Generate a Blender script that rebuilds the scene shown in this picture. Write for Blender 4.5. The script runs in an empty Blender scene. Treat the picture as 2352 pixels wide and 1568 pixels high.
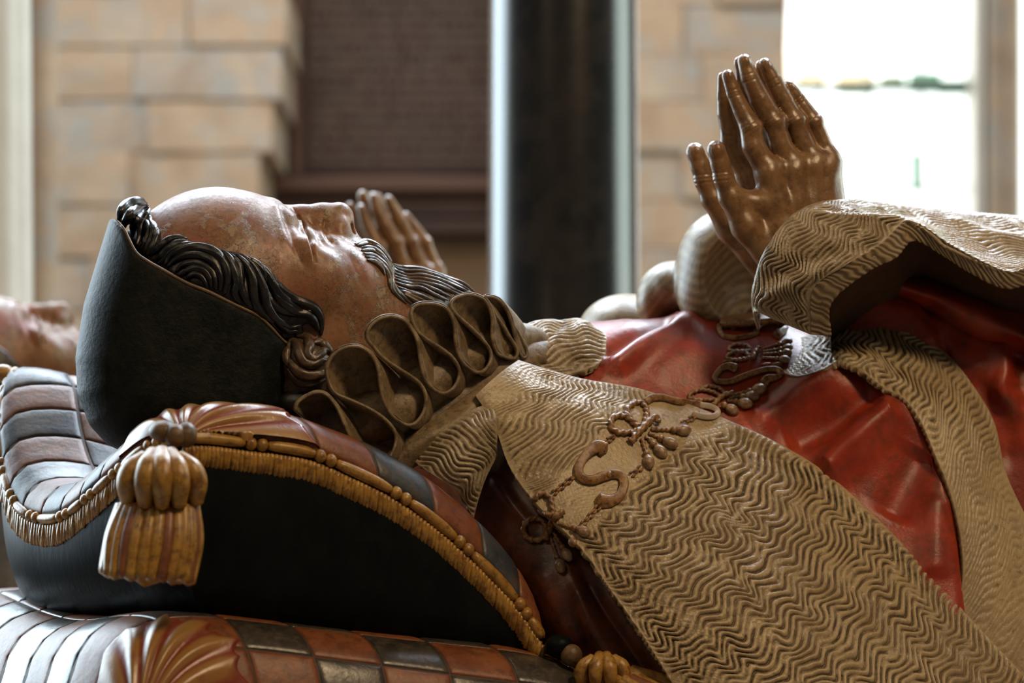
import bpy, math, random
import numpy as np

random.seed(7)
rng = np.random.default_rng(11)
scene = bpy.context.scene
COL = scene.collection

# ------------------------------------------------------------------ camera
LENS, SENSOR, WPX = 85.0, 36.0, 2352.0
F = LENS / SENSOR * WPX            # focal length in pixels
CX, HY = 1176.0, 1340.0            # principal column, eye-level row
Y0 = 2.0                           # reference distance of the carving
S = Y0 / F                         # metres per pixel at that distance
ZC = 1.15                          # eye height
cam_d = bpy.data.cameras.new('camera')
cam_d.lens = LENS
cam_d.sensor_width = SENSOR
cam_d.shift_y = (HY - 784.0) / WPX
cam_d.clip_start = 0.05
cam_d.dof.use_dof = True
cam_d.dof.focus_distance = 1.97
cam_d.dof.aperture_fstop = 4.4
cam = bpy.data.objects.new('camera', cam_d)
cam.location = (0, 0, ZC)
cam.rotation_euler = (math.pi / 2, 0, 0)
COL.objects.link(cam)
scene.camera = cam

# ------------------------------------------------------------------ light
scene.view_settings.view_transform = 'Standard'
scene.view_settings.look = 'None'
scene.view_settings.gamma = 1.0
scene.view_settings.use_curve_mapping = False
scene.view_settings.exposure = -0.2
world = bpy.data.worlds.new('church_light')
scene.world = world
world.use_nodes = True
wb = world.node_tree.nodes['Background']
wb.inputs['Color'].default_value = (0.80, 0.74, 0.66, 1)
wb.inputs['Strength'].default_value = 0.07


def area(name, loc, target, size, size_y, power, color):
    l = bpy.data.lights.new(name, 'AREA')
    l.shape = 'RECTANGLE'
    l.size, l.size_y = size, size_y
    l.energy = power
    l.color = color
    o = bpy.data.objects.new(name, l)
    o.location = loc
    dx, dy, dz = (target[i] - loc[i] for i in range(3))
    from mathutils import Vector
    o.rotation_euler = Vector((dx, dy, dz)).to_track_quat('-Z', 'Y').to_euler()
    COL.objects.link(o)
    return o


area('daylight_north_aisle', (-3.1, 4.8, 2.7), (-0.2, 2.6, 1.4), 3.2, 3.0, 340, (0.72, 0.89, 1.0))
area('daylight_clerestory', (-0.9, 4.4, 4.0), (0.0, 2.1, 1.3), 1.6, 1.0, 200, (0.74, 0.87, 1.0))
area('daylight_choir', (1.1, 4.1, 4.2), (0.1, 2.1, 1.3), 1.5, 1.0, 170, (0.76, 0.87, 1.0))
area('rim_light_right', (3.1, 3.9, 2.4), (0.4, 3.2, 1.6), 1.8, 2.4, 85, (0.84, 1.0, 0.92))  # added light out of view, gives the black column its right rim
area('lamp_nave', (1.5, 0.1, 3.7), (0.1, 2.0, 1.25), 0.5, 0.5, 58, (1.0, 0.72, 0.42))
area('lamp_aisle', (-1.8, -0.6, 3.9), (0.2, 2.0, 1.2), 0.9, 0.9, 14, (1.0, 0.76, 0.50))
area('fill_back_wall', (-0.9, 2.6, 4.6), (-0.3, 5.6, 1.9), 1.2, 1.2, 26, (1.0, 0.80, 0.60))  # added fill out of view, brightens the back wall

# ------------------------------------------------------------------ helpers: projection and meshes


def W(P):
    """carving coordinates (column, row, depth step) -> world metres"""
    P = np.asarray(P, dtype=np.float64)
    y = Y0 + P[..., 2] * S
    out = np.empty_like(P)
    out[..., 0] = (P[..., 0] - CX) * y / F
    out[..., 1] = y
    out[..., 2] = ZC + (HY - P[..., 1]) * y / F
    return out


def at(px, py, Y):
    return ((px - CX) * Y / F, Y, ZC + (HY - py) * Y / F)


ORG = {}


def thing(name, label, cat, origin, group=None):
    o = bpy.data.objects.new(name, None)
    o.empty_display_size = 0.05
    o.location = origin
    o['label'] = label
    o['category'] = cat
    if group:
        o['group'] = group
    COL.objects.link(o)
    ORG[o.name] = np.array(origin, dtype=np.float64)
    return o


def tag(o, label, cat, group=None):
    o['label'] = label
    o['category'] = cat
    if group:
        o['group'] = group
    return o


def mesh_data(name, V, Q=None, T=None, smooth=True):
    me = bpy.data.meshes.new(name)
    V = np.asarray(V, dtype=np.float32)
    Q = np.zeros((0, 4), np.int32) if Q is None else np.asarray(Q, np.int32).reshape(-1, 4)
    T = np.zeros((0, 3), np.int32) if T is None else np.asarray(T, np.int32).reshape(-1, 3)
    nq, nt = len(Q), len(T)
    me.vertices.add(len(V))
    me.vertices.foreach_set('co', V.ravel())
    me.loops.add(nq * 4 + nt * 3)
    me.loops.foreach_set('vertex_index', np.concatenate([Q.ravel(), T.ravel()]).astype(np.int32))
    me.polygons.add(nq + nt)
    st = np.concatenate([np.arange(nq) * 4, nq * 4 + np.arange(nt) * 3]).astype(np.int32)
    me.polygons.foreach_set('loop_start', st)
    me.polygons.foreach_set('use_smooth', np.full(nq + nt, smooth, dtype=bool))
    me.update(calc_edges=True)
    return me


def part(name, M, mat, parent=None, world_space=False, smooth=True, groove=None, kind=None, label=None):
    """M = (V, Q, T) in carving coordinates (or metres when world_space)"""
    V, Q, T = M
    V = np.asarray(V, np.float64)
    Vw = V if world_space else W(V)
    org = ORG[parent.name] if parent is not None else np.zeros(3)
    if parent is None:
        org = Vw.mean(axis=0)
        org[2] = Vw[:, 2].min()
    me = mesh_data(name, Vw - org, Q, T, smooth)
    if groove is not None:
        a = me.attributes.new('groove', 'FLOAT', 'POINT')
        a.data.foreach_set('value', np.asarray(groove, np.float32).ravel())
    mats = mat if isinstance(mat, (list, tuple)) else [mat]
    for m in mats:
        me.materials.append(m)
    o = bpy.data.objects.new(name, me)
    COL.objects.link(o)
    if parent is not None:
        o.parent = parent
    else:
        o.location = org
    ORG[o.name] = org
    if kind:
        o['kind'] = kind
    if label:
        o['label'] = label
    return o


def join(Ms):
    Vs, Qs, Ts, n = [], [], [], 0
    for V, Q, T in Ms:
        Vs.append(np.asarray(V, np.float64))
        if Q is not None and len(Q):
            Qs.append(np.asarray(Q) + n)
        if T is not None and len(T):
            Ts.append(np.asarray(T) + n)
        n += len(V)
    return (np.concatenate(Vs), np.concatenate(Qs) if Qs else None, np.concatenate(Ts) if Ts else None)


def cr(P, n):
    """Catmull-Rom through P (k,dim) sampled at n points, even in arc length"""
    P = np.asarray(P, np.float64)
    k = len(P)
    if k == 2:
        t = np.linspace(0, 1, n)[:, None]
        return P[0] * (1 - t) + P[1] * t
    E = np.vstack([2 * P[0] - P[1], P, 2 * P[-1] - P[-2]])
    m = max(n * 4, 40)
    t = np.linspace(0, k - 1 - 1e-9, m)
    i = t.astype(int)
    f = (t - i)[:, None]
    p0, p1, p2, p3 = E[i], E[i + 1], E[i + 2], E[i + 3]
    C = 0.5 * (2 * p1 + (p2 - p0) * f + (2 * p0 - 5 * p1 + 4 * p2 - p3) * f ** 2 + (3 * p1 - p0 - 3 * p2 + p3) * f ** 3)
    s = np.concatenate([[0], np.cumsum(np.linalg.norm(np.diff(C[:, :3] if C.shape[1] > 3 else C, axis=0), axis=1))])
    q = np.linspace(0, s[-1], n)
    return np.stack([np.interp(q, s, C[:, j]) for j in range(C.shape[1])], axis=1)


def cru(P, n):
    """Catmull-Rom along axis 0, even in parameter; P (k, ...)"""
    P = np.asarray(P, np.float64)
    k = len(P)
    E = np.concatenate([(2 * P[0] - P[1])[None], P, (2 * P[-1] - P[-2])[None]])
    t = np.linspace(0, k - 1 - 1e-9, n)
    i = t.astype(int)
    f = (t - i).reshape((-1,) + (1,) * (P.ndim - 1))
    p0, p1, p2, p3 = E[i], E[i + 1], E[i + 2], E[i + 3]
    return 0.5 * (2 * p1 + (p2 - p0) * f + (2 * p0 - 5 * p1 + 4 * p2 - p3) * f ** 2 + (3 * p1 - p0 - 3 * p2 + p3) * f ** 3)


def patch(ctrl, nu, nv):
    c = np.asarray(ctrl, np.float64)
    a = cru(c, nu)
    b = cru(np.swapaxes(a, 0, 1), nv)
    return np.swapaxes(b, 0, 1)          # (nu, nv, 3)


def gnormal(P):
    du = np.gradient(P, axis=0)
    dv = np.gradient(P, axis=1)
    n = np.cross(du, dv)
    n /= np.linalg.norm(n, axis=2, keepdims=True) + 1e-9
    if n[..., 2].mean() > 0:
        n = -n                            # towards the viewer's side
    return n


def gridQ(nu, nv, off=0):
    i = np.arange(nu - 1)[:, None] * nv + np.arange(nv - 1)[None, :]
    return np.stack([i, i + nv, i + nv + 1, i + 1], axis=-1).reshape(-1, 4) + off


def shell(P, t):
    """closed slab: outer grid P, inner copy t behind it"""
    nu, nv, _ = P.shape
    n = gnormal(P)
    I = P - n * t
    V = np.concatenate([P.reshape(-1, 3), I.reshape(-1, 3)])
    Q = [gridQ(nu, nv), gridQ(nu, nv, nu * nv)[:, ::-1]]
    N = nu * nv
    idx = np.arange(N).reshape(nu, nv)
    for e in (idx[0], idx[:, -1], idx[-1][::-1], idx[:, 0][::-1]):
        a, b = e[:-1], e[1:]
        Q.append(np.stack([a, b, b + N, a + N], axis=1))
    return (V, np.concatenate(Q), None)


def sheet(P):
    return (P.reshape(-1, 3), gridQ(P.shape[0], P.shape[1]), None)


def arclen(P):
    u = np.concatenate([np.zeros((1, P.shape[1])), np.cumsum(np.linalg.norm(np.diff(P, axis=0), axis=2), axis=0)])
    v = np.concatenate([np.zeros((P.shape[0], 1)), np.cumsum(np.linalg.norm(np.diff(P, axis=1), axis=2), axis=1)], axis=1)
    return u, v


def wob(x, y, seed=0, scale=1.0, n=7):
    r = np.random.default_rng(seed + 100)
    out = 0
    for k in range(n):
        a = r.uniform(0, 6.28)
        fr = r.uniform(0.5, 1.6) / scale
        out = out + np.sin(x * fr * math.cos(a) * 6.28 + y * fr * math.sin(a) * 6.28 + r.uniform(0, 6.28))
    return out / math.sqrt(n)


def fur(P, amp=4.5, spacing=18.0, zig=22.0, wave=115.0, along=0, seed=1, mask=None):
    """carved wavy fur lines on a grid; returns displaced grid and ridge height 0..1"""
    u, v = arclen(P)
    eu = np.minimum(u, u[-1:] - u)
    ev = np.minimum(v, v[:, -1:] - v)
    calm = np.clip(np.minimum(eu, ev) / 16.0, 0, 1)
    if along == 1:
        u, v = v, u
    n1 = wob(u, v, seed, 460.0)
    n2 = wob(u, v, seed + 5, 210.0)
    n3 = wob(u, v, seed + 9, 70.0)
    n4 = wob(u, v, seed + 13, 130.0)
    ph = 2 * math.pi * (u / wave) + 1.2 * n1 + v / 150.0 + 0.5 * n4
    tri = np.sin(ph) - 0.05 * np.sin(3 * ph)
    phi = (v + zig * tri * (0.85 + 0.35 * n2) + 9 * n1 + 2.5 * n4 + 1.2 * n3) / spacing
    h = 0.5 + 0.5 * np.cos(2 * math.pi * phi)
    h = h ** 0.6
    cut = wob(u * 0.8, v * 2.2, seed + 21, 95.0) + 0.5 * wob(u, v, seed + 22, 35.0)
    br = np.clip(0.92 + 0.42 * cut, 0.12, 1.08)      # strokes start and end
    g = h * br + (1 - br) * 0.72
    m = calm if mask is None else mask * calm
    g = g * m + 0.72 * (1 - m)
    g = g + 0.06 * calm * wob(u, v, seed + 33, 9.0)
    n = gnormal(P)
    return P + n * ((g - 0.6) * amp * 2)[..., None], g


def seg_dist(x, y, pts):
    """distance to a polyline and position along it (0..1), on arrays"""
    pts = np.asarray(pts, np.float64)
    best = np.full(x.shape, 1e9)
    pos = np.zeros(x.shape)
    k = len(pts) - 1
    for i in range(k):
        ax, ay = pts[i, :2]
        bx, by = pts[i + 1, :2]
        dx, dy = bx - ax, by - ay
        t = np.clip(((x - ax) * dx + (y - ay) * dy) / (dx * dx + dy * dy + 1e-9), 0, 1)
        d = np.hypot(x - ax - t * dx, y - ay - t * dy)
        m = d < best
        best = np.where(m, d, best)
        pos = np.where(m, (i + t) / k, pos)
    return best, pos


def folds(P, defs):
    """push carved cloth folds out (+) or in (-): (polyline, width, height)"""
    n = gnormal(P)
    h = np.zeros(P.shape[:2])
    for pts, w, a in defs:
        c = cr(np.array(pts, float), 24)
        d, pos = seg_dist(P[..., 0], P[..., 1], c)
        taper = np.clip(np.minimum(pos, 1 - pos) * 6 + 0.25, 0, 1)
        h += a * taper * np.exp(-(d / w) ** 2)
    return P + n * h[..., None]


def tube(pts, rad, seg=10, n=None, flat=1.0, twist=0.0, lobes=0, lobe_amp=0.0, closed=False, fixn=None, sq=1.0):
    """swept tube; rad scalar or list along it; lobes+twist make rope"""
    pts = np.asarray(pts, np.float64)
    L = np.linalg.norm(np.diff(pts, axis=0), axis=1).sum()
    n = n or int(max(6, min(160, L / 5)))
    if closed:
        pts = np.vstack([pts, pts[:1]])
    C = cr(pts, n)
    r = np.interp(np.linspace(0, 1, n), np.linspace(0, 1, len(np.atleast_1d(rad))), np.atleast_1d(rad)) if np.ndim(rad) else np.full(n, float(rad))
    t = np.gradient(C, axis=0)
    t /= np.linalg.norm(t, axis=1, keepdims=True) + 1e-9
    ref = np.array([0, 0, -1.0]) if fixn is None else np.array(fixn, float)
    b = np.cross(t, ref)
    bl = np.linalg.norm(b, axis=1, keepdims=True)
    b = np.where(bl < 0.15, np.cross(t, np.array([0.3, -1, 0.2])), b)
    b /= np.linalg.norm(b, axis=1, keepdims=True) + 1e-9
    nn = np.cross(b, t)
    th = np.arange(seg) * 2 * math.pi / seg
    s = np.concatenate([[0], np.cumsum(np.linalg.norm(np.diff(C, axis=0), axis=1))])
    rr = r[:, None] * (1 + lobe_amp * np.cos(lobes * (th[None, :] - twist * s[:, None])))
    V = C[:, None, :] + (b[:, None, :] * (np.sign(np.cos(th)) * np.abs(np.cos(th)) ** sq)[None, :, None] + nn[:, None, :] * (np.sign(np.sin(th)) * np.abs(np.sin(th)) ** sq * flat)[None, :, None]) * rr[..., None]
    V = V.reshape(-1, 3)
    Q = []
    j = np.arange(seg)
    for i in range(n - 1):
        Q.append(np.stack([i * seg + j, i * seg + (j + 1) % seg, (i + 1) * seg + (j + 1) % seg, (i + 1) * seg + j], axis=1))
    Q = np.concatenate(Q)
    # rounded caps
    c0, c1 = C[0] - t[0] * r[0] * 0.5, C[-1] + t[-1] * r[-1] * 0.5
    V = np.vstack([V, c0, c1])
    a0, a1 = len(V) - 2, len(V) - 1
    T = np.concatenate([np.stack([np.full(seg, a0), (j + 1) % seg, j], axis=1),
                        np.stack([np.full(seg, a1), (n - 1) * seg + j, (n - 1) * seg + (j + 1) % seg], axis=1)])
    return (V, Q, T)


def blob(c, r, nu=14, nv=10, rot=0.0):
    """ellipsoid, rot turns it in the picture plane"""
    th = np.linspace(0, math.pi, nv)
    ph = np.arange(nu) * 2 * math.pi / nu
    x = np.sin(th)[:, None] * np.cos(ph)[None] * r[0]
    y = -np.cos(th)[:, None] * np.ones(nu)[None] * r[1]
    z = np.sin(th)[:, None] * np.sin(ph)[None] * r[2]
    ca, sa = math.cos(rot), math.sin(rot)
    V = np.stack([c[0] + x * ca - y * sa, c[1] + x * sa + y * ca, c[2] + z], axis=-1).reshape(-1, 3)
    Q = []
    j = np.arange(nu)
    for i in range(nv - 1):
        Q.append(np.stack([i * nu + j, (i + 1) * nu + j, (i + 1) * nu + (j + 1) % nu, i * nu + (j + 1) % nu], axis=1))
    return (V, np.concatenate(Q), None)


def boxw(x0, x1, y0, y1, z0, z1, bev=0.0, jit=0.0):
    """bevelled box in metres"""
    b = bev
    def ring(x0, x1, y0, y1, z):
        return [(x0, y0, z), (x1, y0, z), (x1, y1, z), (x0, y1, z)]
    V = ring(x0 + b, x1 - b, y0 + b, y1 - b, z0) + ring(x0, x1, y0, y1, z0 + b) + ring(x0, x1, y0, y1, z1 - b) + ring(x0 + b, x1 - b, y0 + b, y1 - b, z1)
    V = np.array(V, float)
    if jit:
        V += np.random.default_rng(int(abs(x0 * 7919 + z0 * 104729 + y0 * 31) * 1000) % 99991).uniform(-jit, jit, V.shape)
    Q = [(3, 2, 1, 0), (12, 13, 14, 15)]
    for k in range(3):
        for j in range(4):
            Q.append((k * 4 + j, k * 4 + (j + 1) % 4, (k + 1) * 4 + (j + 1) % 4, (k + 1) * 4 + j))
    return (V, np.array(Q), None)


# ------------------------------------------------------------------ helpers: implicit sculpting


class Clay:
    def __init__(self, lo, hi, h):
        self.lo, self.h = np.array(lo, float), h
        self.n = [int((hi[i] - lo[i]) / h) + 1 for i in range(3)]
        self.ax = [lo[i] + np.arange(self.n[i]) * h for i in range(3)]
        self.D = np.full(self.n, 400.0, np.float32)

    def _box(self, lo, hi):
        s = []
        for i in range(3):
            a = int(max(0, math.floor((lo[i] - self.lo[i]) / self.h)))
            b = int(min(self.n[i], math.ceil((hi[i] - self.lo[i]) / self.h) + 1))
            if b <= a:
                return None, None
            s.append(slice(a, b))
        X = self.ax[0][s[0]][:, None, None].astype(np.float32)
        Y = self.ax[1][s[1]][None, :, None].astype(np.float32)
        Z = self.ax[2][s[2]][None, None, :].astype(np.float32)
        return tuple(s), (X, Y, Z)

    @staticmethod
    def smin(a, b, k):
        if k <= 0:
            return np.minimum(a, b)
        h = np.clip(0.5 + 0.5 * (b - a) / k, 0, 1)
        return b + (a - b) * h - k * h * (1 - h)

    def _apply(self, s, d, k, op):
        c = self.D[s]
        if op == '+':
            self.D[s] = self.smin(c, d, k)
        elif op == '-':
            self.D[s] = -self.smin(-c, d, k)
        else:
            self.D[s] = -self.smin(-c, -d, k)

    def ell(self, c, r, k=20, op='+', rot=0.0, rotz=0.0):
        m = max(r) + 2 * k + 10
        s, g = self._box([c[i] - m for i in range(3)], [c[i] + m for i in range(3)])
        if s is None:
            return
        X, Y, Z = g[0] - c[0], g[1] - c[1], g[2] - c[2]
        if rot:
            ca, sa = math.cos(rot), math.sin(rot)
            X, Y = X * ca + Y * sa, -X * sa + Y * ca
        if rotz:
            ca, sa = math.cos(rotz), math.sin(rotz)
            X, Z = X * ca + Z * sa, -X * sa + Z * ca
        k0 = np.sqrt((X / r[0]) ** 2 + (Y / r[1]) ** 2 + (Z / r[2]) ** 2)
        k1 = np.sqrt((X / r[0] ** 2) ** 2 + (Y / r[1] ** 2) ** 2 + (Z / r[2] ** 2) ** 2) + 1e-6
        self._apply(s, (k0 * (k0 - 1) / k1).astype(np.float32), k, op)

    def cap(self, a, b, ra, rb, k=10, op='+'):
        a, b = np.array(a, float), np.array(b, float)
        m = max(ra, rb) + 2 * k + 8
        s, g = self._box(np.minimum(a, b) - m, np.maximum(a, b) + m)
        if s is None:
            return
        ab = b - a
        L = (ab ** 2).sum() + 1e-9
        t = np.clip(((g[0] - a[0]) * ab[0] + (g[1] - a[1]) * ab[1] + (g[2] - a[2]) * ab[2]) / L, 0, 1)
        d = np.sqrt((g[0] - a[0] - t * ab[0]) ** 2 + (g[1] - a[1] - t * ab[1]) ** 2 + (g[2] - a[2] - t * ab[2]) ** 2) - (ra + (rb - ra) * t)
        self._apply(s, d.astype(np.float32), k, op)

    def chain(self, pts, rad, k=10, op='+'):
        for i in range(len(pts) - 1):
            self.cap(pts[i], pts[i + 1], rad[i], rad[i + 1], k, op)

    def poly2(self, pts):
        X = self.ax[0][:, None] + np.zeros((1, self.n[1]))
        Y = self.ax[1][None, :] + np.zeros((self.n[0], 1))
        return poly_sdf(X, Y, pts)

    def mesh(self):
        return surface_nets(self.D, self.lo, self.h)


def poly_sdf(X, Y, pts):
    pts = np.asarray(pts, float)
    d, _ = seg_dist(X, Y, np.vstack([pts, pts[:1]]))
    ins = np.zeros(X.shape, bool)
    n = len(pts)
    for i in range(n):
        x0, y0 = pts[i]
        x1, y1 = pts[(i + 1) % n]
        c = ((y0 > Y) != (y1 > Y)) & (X < (x1 - x0) * (Y - y0) / (y1 - y0 + 1e-12) + x0)
        ins ^= c
    return np.where(ins, -d, d)


def surface_nets(D, lo, h):
    D = np.asarray(D, np.float32)
    nx, ny, nz = D.shape
    ins = D < 0
    cnt = np.zeros((nx - 1, ny - 1, nz - 1), np.int8)
    for a in (0, 1):
        for b in (0, 1):
            for c in (0, 1):
                cnt += ins[a:nx - 1 + a, b:ny - 1 + b, c:nz - 1 + c]
    act = (cnt > 0) & (cnt < 8)
    ci = np.argwhere(act)
    vid = np.full(act.shape, -1, np.int64)
    vid[act] = np.arange(len(ci))
    acc = np.zeros((len(ci), 3))
    w = np.zeros(len(ci))
    corners = [(a, b, c) for a in (0, 1) for b in (0, 1) for c in (0, 1)]
    for p in corners:
        for ax in range(3):
            if p[ax] == 0:
                q = list(p)
                q[ax] = 1
                d0 = D[ci[:, 0] + p[0], ci[:, 1] + p[1], ci[:, 2] + p[2]]
                d1 = D[ci[:, 0] + q[0], ci[:, 1] + q[1], ci[:, 2] + q[2]]
                m = (d0 < 0) != (d1 < 0)
                t = np.where(m, d0 / np.where(d0 == d1, 1, d0 - d1), 0)
                pos = np.array(p, float)[None].repeat(len(ci), 0)
                pos[:, ax] += t
                acc += pos * m[:, None]
                w += m
    V = lo + (ci + acc / np.maximum(w, 1)[:, None]) * h
    Q = []
    for ax in range(3):
        sl0 = [slice(None)] * 3
        sl1 = [slice(None)] * 3
        sl0[ax] = slice(0, -1)
        sl1[ax] = slice(1, None)
        a, b = ins[tuple(sl0)], ins[tuple(sl1)]
        o1, o2 = [(1, 2), (2, 0), (0, 1)][ax]
        for flip, m in ((False, a & ~b), (True, ~a & b)):
            e = np.argwhere(m)
            ok = (e[:, o1] > 0) & (e[:, o2] > 0) & (e[:, o1] < D.shape[o1] - 1) & (e[:, o2] < D.shape[o2] - 1)
            e = e[ok]
            def vv(d1, d2):
                k = e.copy()
                k[:, o1] -= d1
                k[:, o2] -= d2
                return vid[k[:, 0], k[:, 1], k[:, 2]]
            q = np.stack([vv(1, 1), vv(0, 1), vv(0, 0), vv(1, 0)], axis=1)
            Q.append(q[:, ::-1] if flip else q)
    Q = np.concatenate(Q)
    Q = Q[(Q >= 0).all(axis=1)]
    return (V, Q, None)


def smooth_mesh(M, it=2, lam=0.5):
    V, Q, T = M
    V = V.copy()
    E = np.concatenate([Q[:, [0, 1]], Q[:, [1, 2]], Q[:, [2, 3]], Q[:, [3, 0]]])
    n = len(V)
    deg = np.bincount(E.ravel(), minlength=n)[:, None]
    for _ in range(it):
        A = np.zeros_like(V)
        for k in range(3):
            A[:, k] = np.bincount(E[:, 0], V[E[:, 1], k], n) + np.bincount(E[:, 1], V[E[:, 0], k], n)
        V = V + lam * (A / np.maximum(deg, 1) - V)
    return (V, Q, T)


def vnormals(M):
    V, Q, T = M
    a = np.cross(V[Q[:, 2]] - V[Q[:, 0]], V[Q[:, 3]] - V[Q[:, 1]])
    N = np.zeros_like(V)
    for k in range(4):
        for c in range(3):
            N[:, c] += np.bincount(Q[:, k], a[:, c], len(V))
    return N / (np.linalg.norm(N, axis=1, keepdims=True) + 1e-9)


def relief(M, defs, keep=None):
    """carve lines and swellings into a modelled surface: (polyline, width, height)"""
    V, Q, T = M
    N = vnormals(M)
    h = np.zeros(len(V))
    for pts, w, a in defs:
        c = cr(np.array(pts, float), 20) if len(pts) > 2 else np.array(pts, float)
        lo_, hi_ = c.min(0) - 3 * w, c.max(0) + 3 * w
        m = np.where((V[:, 0] > lo_[0]) & (V[:, 0] < hi_[0]) & (V[:, 1] > lo_[1]) & (V[:, 1] < hi_[1]))[0]
        if keep is not None:
            m = m[keep[m]]
        d, pos = seg_dist(V[m, 0], V[m, 1], c)
        tap = np.clip(np.minimum(pos, 1 - pos) * 5 + 0.3, 0, 1) if len(pts) > 2 else 1.0
        h[m] += a * tap * np.exp(-(d / w) ** 2)
    return (V + N * h[:, None], Q, T)


class Depth:
    """nearest surface depth over the carving, so that ornaments lie on what carries them"""
    B = 5.0

    def __init__(self):
        self.x0, self.y0 = -200, 200
        self.A = np.full((560, 340), np.inf)

    def add(self, V):
        V = np.asarray(V).reshape(-1, 3)
        i = ((V[:, 0] - self.x0) / self.B).astype(int)
        j = ((V[:, 1] - self.y0) / self.B).astype(int)
        ok = (i >= 0) & (i < self.A.shape[0]) & (j >= 0) & (j < self.A.shape[1])
        np.minimum.at(self.A, (i[ok], j[ok]), V[ok, 2])
        return self

    def fill(self, it=4):
        for _ in range(it):
            P = np.pad(self.A, 1, constant_values=np.inf)
            st = np.stack([P[1:-1, :-2], P[1:-1, 2:], P[:-2, 1:-1], P[2:, 1:-1]])
            fin = np.isfinite(st)
            mean = np.where(fin, st, 0).sum(0) / np.maximum(fin.sum(0), 1)
            self.A = np.where(np.isfinite(self.A) | (fin.sum(0) == 0), self.A, mean)
        return self

    def __call__(self, x, y, default=0.0):
        x, y = np.atleast_1d(x).astype(float), np.atleast_1d(y).astype(float)
        i = np.clip(((x - self.x0) / self.B).astype(int), 1, self.A.shape[0] - 2)
        j = np.clip(((y - self.y0) / self.B).astype(int), 1, self.A.shape[1] - 2)
        out = []
        for a, b in zip(i, j):
            s = self.A[a - 1:a + 2, b - 1:b + 2]
            s = s[np.isfinite(s)]
            out.append(np.median(s) if len(s) else np.nan)
        out = np.array(out)
        good = np.isfinite(out)
        if good.any() and not good.all():
            k = np.arange(len(out))
            out = np.interp(k, k[good], out[good])
        elif not good.any():
            out[:] = default
        return out

    def lay(self, pts, lift=0.0):
        pts = np.asarray(pts, float)
        c = cr(pts, max(len(pts) * 4, 12))
        d = self(c[:, 0], c[:, 1])
        if len(d) > 4:
            k = np.array([1, 2, 3, 2, 1.0])
            d = np.convolve(np.pad(d, 2, mode='edge'), k / k.sum(), mode='valid')
        return np.column_stack([c, d - lift])


# ------------------------------------------------------------------ materials


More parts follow.
